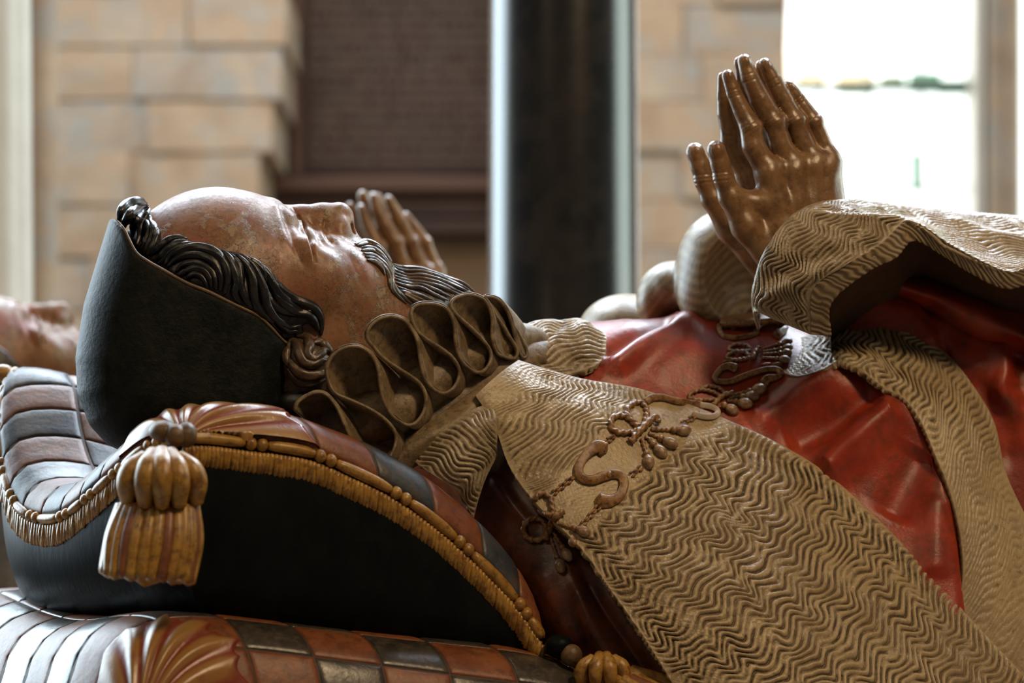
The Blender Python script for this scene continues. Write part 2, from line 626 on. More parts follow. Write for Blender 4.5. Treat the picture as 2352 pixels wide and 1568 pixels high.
class NT:
    def __init__(self, name):
        self.m = bpy.data.materials.new(name)
        self.m.use_nodes = True
        self.t = self.m.node_tree
        self.b = self.t.nodes['Principled BSDF']
        self.tc = self.t.nodes.new('ShaderNodeTexCoord').outputs['Object']

    def n(self, kind, **kw):
        nd = self.t.nodes.new(kind)
        for k, v in kw.items():
            if k in nd.inputs.keys():
                nd.inputs[k].default_value = v
            else:
                setattr(nd, k, v)
        return nd

    def link(self, a, b):
        self.t.links.new(a, b)

    def scaled(self, sc):
        mp = self.n('ShaderNodeMapping')
        mp.inputs['Scale'].default_value = sc
        self.link(self.tc, mp.inputs['Vector'])
        return mp.outputs['Vector']

    def noise(self, scale, detail=4, rough=0.6, vec=None):
        nd = self.n('ShaderNodeTexNoise', Scale=scale, Detail=detail, Roughness=rough)
        self.link(vec or self.tc, nd.inputs['Vector'])
        return nd.outputs['Fac']

    def voro(self, scale, feature='DISTANCE_TO_EDGE', vec=None, warp=0.0):
        v = vec or self.tc
        if warp:
            nz = self.n('ShaderNodeTexNoise', Scale=scale * 1.5, Detail=3)
            self.link(v, nz.inputs['Vector'])
            ad = self.n('ShaderNodeVectorMath', operation='MULTIPLY_ADD')
            self.link(nz.outputs['Color'], ad.inputs[0])
            ad.inputs[1].default_value = (warp, warp, warp)
            self.link(v, ad.inputs[2])
            v = ad.outputs[0]
        nd = self.n('ShaderNodeTexVoronoi', Scale=scale)
        nd.feature = feature
        self.link(v, nd.inputs['Vector'])
        return nd.outputs['Distance']

    def ramp(self, fac, lo, hi):
        nd = self.n('ShaderNodeMapRange')
        nd.inputs['From Min'].default_value = lo
        nd.inputs['From Max'].default_value = hi
        self.link(fac, nd.inputs['Value'])
        return nd.outputs['Result']

    def mul(self, a, b):
        nd = self.n('ShaderNodeMath', operation='MULTIPLY')
        self.link(a, nd.inputs[0])
        if isinstance(b, (int, float)):
            nd.inputs[1].default_value = b
        else:
            self.link(b, nd.inputs[1])
        return nd.outputs[0]

    def mix(self, fac, a, b):
        nd = self.n('ShaderNodeMix', data_type='RGBA')
        ins = [i for i in nd.inputs if i.type == 'RGBA']
        for k, c in ((0, a), (1, b)):
            if isinstance(c, tuple):
                ins[k].default_value = (*c, 1)
            else:
                self.link(c, ins[k])
        f = nd.inputs['Factor'] if 'Factor' in nd.inputs.keys() else nd.inputs[0]
        if isinstance(fac, (int, float)):
            nd.inputs[0].default_value = fac
        else:
            self.link(fac, nd.inputs[0])
        return [o for o in nd.outputs if o.type == 'RGBA'][0]

    def attr(self, name='groove'):
        return self.n('ShaderNodeAttribute', attribute_name=name).outputs['Fac']

    def bump(self, h, strength=0.3, dist=0.002, prev=None):
        nd = self.n('ShaderNodeBump', Strength=strength, Distance=dist)
        self.link(h, nd.inputs['Height'])
        if prev is not None:
            self.link(prev, nd.inputs['Normal'])
        return nd.outputs['Normal']

    def done(self, color, rough=0.4, normal=None, coat=0.0, coat_rough=0.2, spec=0.5, metallic=0.0):
        if isinstance(color, tuple):
            self.b.inputs['Base Color'].default_value = (*color, 1)
        else:
            self.link(color, self.b.inputs['Base Color'])
        if isinstance(rough, (int, float)):
            self.b.inputs['Roughness'].default_value = rough
        else:
            self.link(rough, self.b.inputs['Roughness'])
        self.b.inputs['Specular IOR Level'].default_value = spec
        self.b.inputs['Coat Weight'].default_value = coat
        self.b.inputs['Coat Roughness'].default_value = coat_rough
        self.b.inputs['Metallic'].default_value = metallic
        if normal is not None:
            self.link(normal, self.b.inputs['Normal'])
            self.link(normal, self.b.inputs['Coat Normal'])
        return self.m


def m_skin():
    t = NT('painted_flesh')
    big = t.noise(28, 5, 0.65)
    fine = t.noise(170, 6, 0.72)
    c = t.mix(t.ramp(big, 0.38, 0.62), (0.25, 0.105, 0.042), (0.34, 0.168, 0.080))
    c = t.mix(t.mul(t.ramp(t.noise(20, 3), 0.52, 0.66), 0.75), c, (0.32, 0.085, 0.050))
    flake = t.mul(t.ramp(t.noise(62, 8, 0.74), 0.515, 0.535), t.ramp(t.noise(13, 3), 0.44, 0.54))
    c = t.mix(t.mul(flake, 0.8), c, (0.36, 0.27, 0.165))
    rim = t.mul(t.mul(t.ramp(t.noise(62, 8, 0.74), 0.50, 0.515), t.ramp(t.noise(62, 8, 0.74), 0.535, 0.52)), t.ramp(t.noise(13, 3), 0.44, 0.54))
    c = t.mix(t.mul(rim, 0.8), c, (0.09, 0.05, 0.03))
    spot = t.ramp(t.noise(46, 4, 0.6), 0.655, 0.675)
    c = t.mix(t.mul(spot, 0.8), c, (0.40, 0.055, 0.025))
    crk = t.ramp(t.voro(230, warp=0.008), 0.05, 0.01)
    crk = t.mul(crk, t.ramp(t.noise(26, 3), 0.40, 0.55))
    c = t.mix(t.mul(crk, 0.85), c, (0.06, 0.03, 0.016))
    c = t.mix(t.mul(t.ramp(fine, 0.50, 0.66), 0.7), c, (0.13, 0.058, 0.026))
    nb = t.bump(flake, 0.5, 0.0014)
    nb = t.bump(crk, -0.5, 0.001, nb)
    nb = t.bump(fine, 0.22, 0.0014, nb)
    return t.done(c, t.ramp(fine, -0.1, 1.2), nb, coat=0.18, coat_rough=0.28)


def m_simple(name, c0, c1, scale=40, rough=0.4, bump=0.2, bscale=200, coat=0.0, dirt=None, dirt_amt=0.6, bdist=0.001, spec=0.5, stretch=None, crack=0.0, metallic=0.0):
    t = NT(name)
    v = t.scaled(stretch) if stretch else None
    a = t.noise(scale, 5, 0.65, v)
    c = t.mix(t.ramp(a, 0.36, 0.64), c0, c1)
    f = t.noise(bscale, 6, 0.7, v)
    if dirt:
        c = t.mix(t.mul(t.ramp(t.noise(scale * 2.3, 8, 0.74), 0.48, 0.60), dirt_amt), c, dirt)
    nb = t.bump(f, bump, bdist)
    if crack:
        k = t.ramp(t.voro(150, warp=0.006), 0.04, 0.0)
        k = t.mul(k, t.ramp(t.noise(35, 3), 0.42, 0.6))
        c = t.mix(t.mul(k, crack), c, tuple(x * 0.2 for x in c0))
        nb = t.bump(k, -0.3, 0.0008, nb)
    return t.done(c, rough, nb, coat=coat, spec=spec, metallic=metallic)


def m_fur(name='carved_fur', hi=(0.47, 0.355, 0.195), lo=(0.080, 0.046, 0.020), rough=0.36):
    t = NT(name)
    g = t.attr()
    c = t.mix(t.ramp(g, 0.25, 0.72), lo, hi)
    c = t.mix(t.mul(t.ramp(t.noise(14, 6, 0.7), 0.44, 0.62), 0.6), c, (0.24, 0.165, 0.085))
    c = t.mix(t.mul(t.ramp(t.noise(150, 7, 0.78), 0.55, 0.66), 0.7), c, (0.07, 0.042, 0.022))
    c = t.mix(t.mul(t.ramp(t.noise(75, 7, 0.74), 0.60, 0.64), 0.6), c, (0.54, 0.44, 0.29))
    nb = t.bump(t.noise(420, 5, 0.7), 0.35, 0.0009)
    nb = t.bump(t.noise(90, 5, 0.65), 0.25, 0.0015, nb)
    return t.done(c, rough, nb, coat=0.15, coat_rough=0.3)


def m_groove(name, hi, lo, rough=0.3, coat=0.3, extra=None, g0=0.2, g1=0.8):
    t = NT(name)
    c = t.mix(t.ramp(t.attr(), g0, g1), lo, hi)
    if extra:
        c = t.mix(t.mul(t.ramp(t.noise(60, 5, 0.7), 0.54, 0.64), 0.8), c, extra)
    nb = t.bump(t.noise(260, 5, 0.7), 0.25, 0.001)
    return t.done(c, rough, nb, coat=coat)


MAT = {}
MAT['skin'] = m_skin()
MAT['hand'] = m_simple('painted_hand', (0.21, 0.10, 0.038), (0.30, 0.165, 0.068), 45, 0.3, 0.3, 240, coat=0.4, dirt=(0.10, 0.05, 0.025), dirt_amt=0.6)
MAT['cap'] = m_simple('black_cap_paint', (0.004, 0.006, 0.006), (0.009, 0.012, 0.010), 50, 0.48, 0.6, 150, coat=0.0, spec=0.14, dirt=(0.03, 0.024, 0.018), dirt_amt=0.3, bdist=0.002)
MAT['trim'] = m_simple('worn_cap_edge', (0.10, 0.06, 0.03), (0.20, 0.12, 0.055), 120, 0.4, 0.4, 260)
MAT['hair'] = m_simple('black_hair_paint', (0.005, 0.006, 0.009), (0.012, 0.011, 0.011), 60, 0.26, 0.35, 300, coat=0.4, dirt=(0.05, 0.028, 0.012), dirt_amt=0.3)
MAT['curl'] = m_simple('brown_hair_paint', (0.055, 0.032, 0.018), (0.12, 0.070, 0.036), 60, 0.36, 0.3, 280, coat=0.3, dirt=(0.02, 0.014, 0.01), dirt_amt=0.6)
MAT['beard'] = m_simple('brown_beard_paint', (0.045, 0.028, 0.016), (0.105, 0.066, 0.034), 60, 0.26, 0.4, 300, coat=0.45, dirt=(0.015, 0.010, 0.008), dirt_amt=0.6)
MAT['ruff'] = m_simple('dirty_ruff_paint', (0.20, 0.135, 0.070), (0.31, 0.225, 0.125), 55, 0.42, 0.45, 180, coat=0.1, dirt=(0.085, 0.055, 0.028), dirt_amt=0.7, crack=0.5, bdist=0.0016)
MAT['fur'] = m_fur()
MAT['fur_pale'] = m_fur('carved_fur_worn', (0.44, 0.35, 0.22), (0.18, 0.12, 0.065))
MAT['red'] = m_simple('red_robe_paint', (0.24, 0.018, 0.006), (0.42, 0.048, 0.014), 22, 0.38, 0.35, 210, coat=0.2, dirt=(0.13, 0.035, 0.012), dirt_amt=0.6, bdist=0.0014)
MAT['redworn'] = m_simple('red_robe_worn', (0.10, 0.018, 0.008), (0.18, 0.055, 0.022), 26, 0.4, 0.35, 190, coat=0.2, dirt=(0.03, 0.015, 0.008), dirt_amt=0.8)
MAT['gold'] = m_simple('gilded_ochre', (0.34, 0.165, 0.025), (0.48, 0.265, 0.050), 60, 0.33, 0.4, 240, coat=0.3, dirt=(0.12, 0.045, 0.015), dirt_amt=0.7)
MAT['chain'] = m_simple('gilded_collar', (0.23, 0.105, 0.030), (0.38, 0.20, 0.065), 110, 0.28, 0.5, 300, coat=0.4, dirt=(0.07, 0.028, 0.012), dirt_amt=0.9)
MAT['acorn'] = m_simple('worn_gilt_acorn', (0.30, 0.18, 0.085), (0.42, 0.30, 0.18), 90, 0.28, 0.4, 300, coat=0.5, dirt=(0.16, 0.05, 0.025), dirt_amt=0.7)
MAT['bone'] = m_simple('bare_white_plaster', (0.42, 0.33, 0.24), (0.52, 0.43, 0.33), 60, 0.4, 0.2, 200, coat=0.2)
MAT['tassel_red'] = m_simple('tassel_red_brown', (0.16, 0.045, 0.018), (0.26, 0.10, 0.035), 60, 0.36, 0.4, 240, coat=0.2)
MAT['blue'] = m_simple('blue_check_paint', (0.018, 0.026, 0.038), (0.045, 0.055, 0.066), 40, 0.45, 0.5, 160, coat=0.15, dirt=(0.10, 0.055, 0.03), dirt_amt=0.6)
MAT['rust'] = m_simple('rust_check_paint', (0.19, 0.052, 0.016), (0.27, 0.090, 0.032), 45, 0.45, 0.5, 170, coat=0.15, dirt=(0.08, 0.03, 0.015), dirt_amt=0.6)
MAT['dark'] = m_simple('black_pillow_paint', (0.004, 0.005, 0.006), (0.008, 0.010, 0.011), 14, 0.42, 0.4, 120, coat=0.0, spec=0.08, dirt=(0.012, 0.014, 0.013), dirt_amt=0.35, stretch=(1, 1, 0.25))
MAT['joint'] = m_simple('dark_joint', (0.045, 0.024, 0.012), (0.075, 0.040, 0.020), 60, 0.6, 0.3, 200)
MAT['stone'] = m_simple('tan_stone', (0.27, 0.165, 0.092), (0.38, 0.25, 0.150), 5, 0.85, 0.5, 40, dirt=(0.27, 0.23, 0.18), dirt_amt=0.7, bdist=0.01)
MAT['stone2'] = m_simple('grey_tan_stone', (0.25, 0.165, 0.105), (0.35, 0.245, 0.158), 6, 0.85, 0.5, 40, dirt=(0.24, 0.22, 0.19), dirt_amt=0.8, bdist=0.01)
MAT['pale'] = m_simple('pale_stone', (0.62, 0.60, 0.52), (0.74, 0.72, 0.64), 6, 0.35, 0.2, 50, coat=0.3)
MAT['wood'] = m_simple('dark_oak', (0.028, 0.014, 0.009), (0.048, 0.024, 0.015), 9, 0.7, 0.3, 60, spec=0.15, dirt=(0.03, 0.018, 0.013), dirt_amt=0.5, stretch=(0.3, 1, 3))
MAT['marble'] = m_simple('black_marble', (0.008, 0.010, 0.012), (0.030, 0.028, 0.026), 6, 0.22, 0.05, 40, coat=0.3, dirt=(0.05, 0.045, 0.04), dirt_amt=0.4)
MAT['floor'] = m_simple('worn_flagstone', (0.17, 0.14, 0.11), (0.25, 0.21, 0.17), 3, 0.6, 0.3, 30)
MAT['iron'] = m_simple('lead_came', (0.05, 0.06, 0.055), (0.08, 0.09, 0.08), 20, 0.6, 0.2, 80)


def m_glass(name, col, strength):
    t = NT(name)
    t.b.inputs['Base Color'].default_value = (*col, 1)
    t.b.inputs['Roughness'].default_value = 0.1
    t.b.inputs['Emission Color'].default_value = (*col, 1)
    t.b.inputs['Emission Strength'].default_value = strength
    return t.m


MAT['daylit'] = m_glass('daylit_glass', (0.96, 1.0, 0.99), 2.3)
MAT['daylit_green'] = m_glass('daylit_green_glass', (0.25, 0.50, 0.36), 0.22)

# ------------------------------------------------------------------ the setting


def structure(name, M, mat, parent=None, ws=True, smooth=False):
    o = part(name, M, mat, parent, world_space=ws, smooth=smooth)
    if parent is None:
        o['kind'] = 'structure'
    return o


def bx(p0, p1, q0, q1, Ya, Yb, **k):
    """box filling columns p0..p1 and rows q0..q1 at depth Ya (front) .. Yb"""
    a, b = at(p0, q1, Ya), at(p1, q0, Ya)
    return boxw(a[0], b[0], Ya, Yb, a[2], b[2], **k)


structure('floor', boxw(-3.2, 3.2, 0.9, 6.2, -0.05, 0.0), MAT['floor'])
XW0, XW1 = at(1762, 0, 6.0)[0], at(2560, 0, 6.0)[0]
wall = structure('wall_back', join([
    boxw(-3.2, XW0, 5.78, 6.1, 0.0, 4.2), boxw(XW0, XW1, 5.78, 6.1, 0.0, 1.45),
    boxw(XW0, XW1, 5.78, 6.1, 3.6, 4.2), boxw(XW1, 3.2, 5.78, 6.1, 0.0, 4.2)]), MAT['stone'])
# quoin stones of the pier left of the board (each course its own stones)
edge = {0: 610, 1: 640, 2: 655, 3: 648, 4: 622, 5: 588, 6: 596, 7: 572, 8: 580, 9: 590}
zc0 = at(0, 700, 5.4)[2]
for c in range(11):
    z0 = zc0 - 0.25 + c * 0.118
    row = 700 - (z0 + 0.06 - zc0) * F / 5.4
    xr = at(edge.get(int(max(0, min(9, (row + 120) / 82))), 600) + (c % 2) * 6, 0, 5.4)[0]
    x = xr
    k = 0
    while x > -1.55:
        w = [0.27, 0.20, 0.33, 0.24][(c * 3 + k) % 4] + 0.02 * ((c + k) % 3)
        pr = 0.004 * ((c * 5 + k * 3) % 4)
        part('stone', boxw(x - w, x - 0.001, 5.4 - pr, 5.80, z0, z0 + 0.1175, bev=0.0025, jit=0.002), MAT['stone' if (c + k) % 3 else 'stone2'], wall, world_space=True, smooth=False)
        x -= w
        k += 1
# courses between the column and the window
for c in range(12):
    z0 = zc0 - 0.30 + c * 0.112
    x = XW0
    k = 0
    while x > at(1380, 0, 5.5)[0]:
        w = [0.16, 0.24, 0.20][(c * 2 + k) % 3]
        pr = 0.004 * ((c * 3 + k * 5) % 4)
        part('stone', boxw(x - w, x - 0.001, 5.56 - pr, 5.80, z0, z0 + 0.1115, bev=0.0025, jit=0.002), MAT['stone' if (c + k) % 4 else 'stone2'], wall, world_space=True, smooth=False)
        x -= w
        k += 1
# the window with two lights and a moulded mullion
win = structure('window_1', join([bx(1752, 1768, -420, 900, 5.93, 6.02), bx(2236, 2258, -420, 900, 5.86, 6.04), bx(2300, 2346, -420, 900, 5.82, 6.04)]), MAT['pale'])
part('mullion', join([tube([at(2288, 1000, 5.80), at(2288, -420, 5.80)], 0.020, 10, 8), tube([at(2322, 1000, 5.79), at(2322, -420, 5.79)], 0.018, 10, 8)]), MAT['stone2'], win, world_space=True)
rows = [-420, -60, 196, 430, 640, 900]
cols = [1768, 1880, 1998, 2118, 2238]
for i in range(4):
    for j in range(5):
        part('pane', bx(cols[i] + 1, cols[i + 1] - 1, rows[j] + 1, rows[j + 1] - 1, 5.985, 5.990),
             MAT['daylit_green'] if False else MAT['daylit'], win, world_space=True, smooth=False)
part('pane', bx(2346, 2560, -420, 900, 5.985, 5.990), MAT['daylit'], win, world_space=True, smooth=False)
for r in rows[1:-1]:
    part('saddle_bar', tube([at(1766, r, 5.95), at(2240, r + 4, 5.95)], 0.011 if r == 196 else 0.004, 8, 10), MAT['iron'], win, world_space=True)
for c in cols[1:-1]:
    part('lead_came', tube([at(c, 900, 5.975), at(c + 3, 430, 5.975), at(c - 2, 196, 5.975), at(c, -420, 5.975)], 0.0035, 6, 12), MAT['iron'], win, world_space=True)
for (gx, gy, gw, gh) in ((1865, 182, 26, 15), (1965, 192, 34, 17), (2050, 188, 22, 11), (2125, 190, 30, 16), (2205, 200, 40, 12), (2102, 395, 9, 30)):
    part('green_glass_piece', bx(gx - gw * 1.25, gx + gw * 1.25, gy - gh * 1.5, gy + gh * 1.5, 5.972, 5.976), MAT['daylit_green'], win, world_space=True, smooth=False)

# inscribed board on the wall behind the pier
board = thing('inscription_board', 'dark brown oak board with faint lettering on the back wall beside the black column', 'board', at(850, 545, 5.70))
part('panel', bx(560, 1330, -420, 470, 5.72, 5.77), MAT['wood'], board, world_space=True, smooth=False)
MAT['rail'] = m_simple('red_brown_rail', (0.060, 0.022, 0.011), (0.085, 0.034, 0.017), 9, 0.45, 0.3, 60, stretch=(0.3, 1, 3))
part('rail', bx(556, 1334, 405, 440, 5.68, 5.77, bev=0.008), MAT['rail'], board, world_space=True, smooth=False)
part('rail', bx(556, 1334, 440, 500, 5.70, 5.77, bev=0.006), MAT['wood'], board, world_space=True, smooth=False)
part('rail', bx(556, 1334, 502, 545, 5.67, 5.77, bev=0.010), MAT['wood'], board, world_space=True, smooth=False)
part('stile', bx(560, 655, -420, 405, 5.69, 5.76, bev=0.006), MAT['wood'], board, world_space=True, smooth=False)
part('stile', bx(672, 690, -420, 405, 5.70, 5.76, bev=0.004), MAT['rail'], board, world_space=True, smooth=False)
MAT['letter'] = m_simple('faded_lettering', (0.065, 0.036, 0.022), (0.085, 0.05, 0.03), 30, 0.5, 0.2, 60)
LM = []
r2 = np.random.default_rng(3)
for k in range(20):
    y = -130 + k * 26.0
    if y > 385:
        break
    x = 715.0
    while x < 1290:
        w = r2.uniform(6, 16)
        LM.append(bx(x, x + w, y, y + r2.uniform(9, 14), 5.7185, 5.7205))
        x += w + (r2.uniform(2, 4) if r2.random() < 0.78 else 11)
part('lettering', join(LM), MAT['letter'], board, world_space=True, smooth=False, kind='stuff')

# canopy columns of the tomb
def column(name, px_l, px_r, Y, mat, label):
    cx, w = (px_l + px_r) / 2, (px_r - px_l) / 2
    x = at(cx, 0, Y)[0]
    r = w * Y / F
    t = thing(name, label, 'column', (x, Y, 0.0))
    n = 48
    th = np.arange(n) * 2 * math.pi / n
    prof = [(0.72, 1.55), (0.80, 1.55), (0.86, 1.45), (0.92, 1.42), (0.95, 1.25), (0.98, 1.12), (1.02, 1.08), (1.2, 1.06), (2.0, 1.0), (2.8, 0.93), (3.3, 0.88)]
    V = np.array([[(x + r * s * math.cos(a), Y + r * s * math.sin(a), z) for a in th] for z, s in prof])
    part('shaft', (V[6:].reshape(-1, 3), gridQ(5, n + 0).tolist() + [[i * n + n - 1, (i + 1) * n + n - 1, (i + 1) * n, i * n] for i in range(4)], None), mat, t, world_space=True)
    part('base', (V[:7].reshape(-1, 3), gridQ(7, n).tolist() + [[i * n + n - 1, (i + 1) * n + n - 1, (i + 1) * n, i * n] for i in range(6)], None), mat, t, world_space=True)
    part('plinth', boxw(x - r * 1.7, x + r * 1.7, Y - r * 1.7, Y + r * 1.7, 0.0, 0.74, bev=0.01), MAT['pale'], t, world_space=True, smooth=False)
    return t


column('tomb_column', 1126, 1462, 3.25, MAT['marble'], 'slender polished black marble column standing beyond the ruff and chest')
column('tomb_column', -250, 68, 3.25, MAT['pale'], 'pale stone column catching window light at the far end beside the stone pier')
column('tomb_column', 40, 132, 4.2, MAT['stone2'], 'thin tan stone shaft standing just behind the pale column')

# tomb chest under everything
tomb = thing('tomb_chest', 'stone table tomb carrying both painted effigies and their pillows', 'tomb', (0.2, 2.3, 0.0))
part('slab', boxw(-0.75, 2.0, 1.50, 3.02, 0.84, 0.922, bev=0.015), MAT['stone2'], tomb, world_space=True, smooth=False)
part('chest', boxw(-0.68, 1.93, 1.57, 2.96, 0.0, 0.84, bev=0.01), MAT['stone2'], tomb, world_space=True, smooth=False)

# ------------------------------------------------------------------ pillows


def e_prof(t, p=4.0):
    tt = np.clip(2 * np.minimum(t, 1 - t), 0, 1)
    return np.sqrt(np.maximum(0, 1 - (1 - tt) ** p))


class Pillow:
    def __init__(self, near, left, far, right, H, dome_p=4.0, sag=None, bulge=0.0):
        self.c = [np.array(k, float) for k in (near, left, far, right)]
        self.fn = [cr(k, 201) for k in self.c]
        self.H, self.p, self.sag, self.bulge = H, dome_p, sag, bulge

    def cv(self, k, t):
        f = self.fn[k]
        q = np.clip(t, 0, 1) * 200
        i = np.minimum(q.astype(int), 199)
        w = (q - i)[..., None]
        return f[i] * (1 - w) + f[i + 1] * w

    def top(self, u, v, lift=0.0):
        u, v = np.broadcast_arrays(np.asarray(u, float), np.asarray(v, float))
        n, l, f, r = self.cv(0, u), self.cv(1, v), self.cv(2, u), self.cv(3, v)
        U, Vv = u[..., None], v[..., None]
        N, R = self.fn[0][0], self.fn[0][-1]
        L, Fr = self.fn[2][0], self.fn[2][-1]
        P = n * (1 - Vv) + f * Vv + l * (1 - U) + r * U - (N * (1 - U) * (1 - Vv) + R * U * (1 - Vv) + L * (1 - U) * Vv + Fr * U * Vv)
        h = self.H * e_prof(u, self.p) * e_prof(v, self.p)
        if self.sag:
            su, sv, sw, sd = self.sag
            h = h - sd * np.exp(-(((u - su) / sw) ** 2 + ((v - sv) / sw) ** 2))
        P = P.copy()
        P[..., 1] -= h + lift
        # puffed edges lean outwards
        if self.bulge:
            cen = (N + R + L + Fr) / 4
            out = P - cen
            out[..., 1] = 0
            out /= np.linalg.norm(out, axis=-1, keepdims=True) + 1e-6
            m = np.minimum(np.minimum(u, 1 - u), np.minimum(v, 1 - v))
            P += out * (self.bulge * np.exp(-((m - 0.06) / 0.06) ** 2))[..., None]
        return P

    def bottom(self, yb, shrink=0.22, n=160, m=14):
        ring = np.concatenate([self.fn[0][::5][:-1], self.fn[3][::5][:-1], self.fn[2][::-5][:-1], self.fn[1][::-5][:-1]])
        ring = np.vstack([ring, ring[:1]])
        cen = ring[:-1].mean(0)
        rows = []
        for k in range(m):
            a = k / (m - 1) * math.pi / 2
            P = ring.copy()
            s = 1 - shrink * (1 - math.cos(a)) + 0.02 * math.sin(2 * a)
            P[:, 0] = cen[0] + (ring[:, 0] - cen[0]) * s
            P[:, 2] = cen[2] + (ring[:, 2] - cen[2]) * s
            tgt = np.maximum(yb(P[:, 0], P[:, 2]), ring[:, 1] + 12)
            P[:, 1] = ring[:, 1] + (tgt - ring[:, 1]) * math.sin(a) ** 0.9
            rows.append(P)
        return np.array(rows)


def tiles(pl, ucuts, vcuts, parent, skip, mats, lift=7.0, inset=0.012, n=7):
    for i in range(len(ucuts) - 1):
        for j in range(len(vcuts) - 1):
            if skip(i, j):
                continue
            t = np.array([0, 0.03, 0.09, 0.3, 0.5, 0.7, 0.91, 0.97, 1.0])
            n = len(t)
            u0, u1, v0, v1 = ucuts[i], ucuts[i + 1], vcuts[j], vcuts[j + 1]
            a, b = 0.012, 0.012
            uu = u0 + (u1 - u0) * (a + (1 - 2 * a) * t)
            vv = v0 + (v1 - v0) * (b + (1 - 2 * b) * t)
            U, V = np.meshgrid(uu, vv, indexing='ij')
            ed = np.minimum(np.minimum(t, 1 - t)[:, None], np.minimum(t, 1 - t)[None, :])
            L = lift * np.clip(ed * 14, 0, 1) ** 0.5 * 0.6 - 2.0
            P = pl.top(U, V)
            nrm = gnormal(P)
            if nrm[..., 1].mean() > 0.3:
                nrm = -nrm
            P = P + nrm * (L + 2.0)[..., None]
            Mx = sheet(P)
            # skirt closing the tile down to the bed
            idx = np.arange(n * n).reshape(n, n)
            loop = np.concatenate([idx[0, :-1], idx[:-1, -1], idx[-1, :0:-1], idx[:0:-1, 0]])
            sk = Mx[0][loop] - nrm.reshape(-1, 3)[loop] * 8.0
            m0 = n * n
            q = np.stack([loop, np.roll(loop, -1), m0 + (np.arange(len(loop)) + 1) % len(loop), m0 + np.arange(len(loop))], 1)
            part('check_panel', (np.vstack([Mx[0], sk]), np.vstack([Mx[1], q]), None), mats[0 if i < 2 and j < 2 else (i + j) % 2], parent)


def corner_leaf(pl, parent, umax, vmax, mats, seed=0):
    """carved acanthus spray over one corner of a pillow"""
    n = 90
    r = np.linspace(0.02, 1, n)
    a = np.linspace(0, math.pi / 2, n)
    R, A = np.meshgrid(r, a, indexing='ij')
    scal = 1 - 0.10 * np.abs(np.sin(A * 9)) - 0.05 * np.abs(np.sin(A * 23 + 1))
    U = umax * R * scal * np.cos(A) ** 0.8
    V = vmax * R * scal * np.sin(A) ** 0.8
    P = pl.top(np.clip(U, 0.004, 1), np.clip(V, 0.004, 1))
    nrm = gnormal(P)
    if nrm[..., 1].mean() > 0.2:
        nrm = -nrm
    fl = 0.5 + 0.5 * np.cos(A * 26 + 2.2 * R * np.sin(A * 4))
    h = 10 + 9 * fl * np.sin(np.clip(R, 0, 1) * math.pi * 0.9) - 16 * np.clip((R - 0.93) / 0.07, 0, 1)
    P = P + nrm * h[..., None]
    g = fl * np.clip((0.96 - R) * 6, 0, 1)
    part('corner_leaf', sheet(P), mats, parent, groove=g)


def cord_run(parent, curve, lens, r=13.0, mat=None, beadr=16.0, lift=(0, -6, -8)):
    """moulded cord: long rolls parted by pairs of beads"""
    C = cr(np.array(curve, float), 900) + np.array(lift, float)
    s = np.concatenate([[0], np.cumsum(np.linalg.norm(np.diff(C, axis=0), axis=1))])

    def P(d):
        return np.array([np.interp(d, s, C[:, k]) for k in range(3)])
    d, i = 4.0, 0
    while d < s[-1] - 6:
        L = min(lens[i % len(lens)], s[-1] - d)
        if L < 8:
            break
        q = [P(d + L * f) for f in np.linspace(0.02, 0.98, 7)]
        part('cord_roll', tube(q, [r * 0.72, r * 0.95, r, r * 1.02, r, r * 0.95, r * 0.72], 10, 12), mat, parent)
        d += L
        for k in range(2):
            if d + 30 > s[-1]:
                break
            b = P(d + 14)
            part('bead', blob(b, (beadr * 0.95, beadr, beadr), 10, 8), mat, parent)
            d += 28
        i += 1


def fringe(parent, top, bot, n, mat, r=9.0):
    T, B = cr(np.array(top, float), n), cr(np.array(bot, float), n)
    rr = np.random.default_rng(n)
    for k in range(n):
        a, b = T[k], B[k]
        m = (a + b) / 2 + np.array([rr.uniform(-3, 3), 0, -7 + rr.uniform(-2, 2)])
        part('fringe_strand', tube([a, m, b + np.array([rr.uniform(-3, 3), rr.uniform(-1, 2), 0])], [r * 0.9, r * rr.uniform(0.95, 1.12), r], 7, 7), mat, parent)
    # woven heading behind the strands
    part('fringe_band', shell(patch(np.stack([T[:: max(1, n // 12)] + [0, 0, 8], B[:: max(1, n // 12)] + [0, -3, 8]], 1), 60, 5), 7), MAT['joint'], parent)


# upper pillow: N = near tassel corner, R = shoulder corner, L = far corner
near = [(425, 1012, -450), (480, 1012, -420), (560, 1022, -385), (700, 1042, -330), (800, 1082, -290), (900, 1132, -250), (1000, 1202, -205), (1100, 1292, -160), (1180, 1376, -130), (1245, 1468, -110)]
left = [(425, 1012, -450), (350, 1022, -390), (285, 1072, -310), (215, 1135, -215), (150, 1185, -110), (95, 1192, -10), (45, 1165, 90), (14, 1095, 190), (4, 1000, 290), (12, 905, 390), (40, 850, 470)]
far = [(40, 850, 470), (300, 960, 590), (600, 1080, 720), (870, 1330, 830)]
right = [(1245, 1468, -110), (1180, 1440, 150), (1050, 1400, 480), (870, 1330, 830)]
up = Pillow(near, left, far, right, 150.0, 4.0, (0.34, 0.55, 0.22, 120.0), 22.0)
ORIG_UP = W(np.array([620.0, 1440.0, 100.0]))
pil = thing('upper_pillow', 'upper carved pillow, gold fringed with tassels, right under the black-capped head', 'pillow', tuple(ORIG_UP))
uu, vv = np.meshgrid(np.linspace(0, 1, 120), np.linspace(0, 1, 120), indexing='ij')
base_top = up.top(uu, vv)
part('cushion', sheet(base_top), MAT['joint'], pil)
bot = up.bottom(lambda x, d: 1408 + 0.15 * np.maximum(x - 420, 0) + 0.06 * np.maximum(300 - x, 0), 0.20)
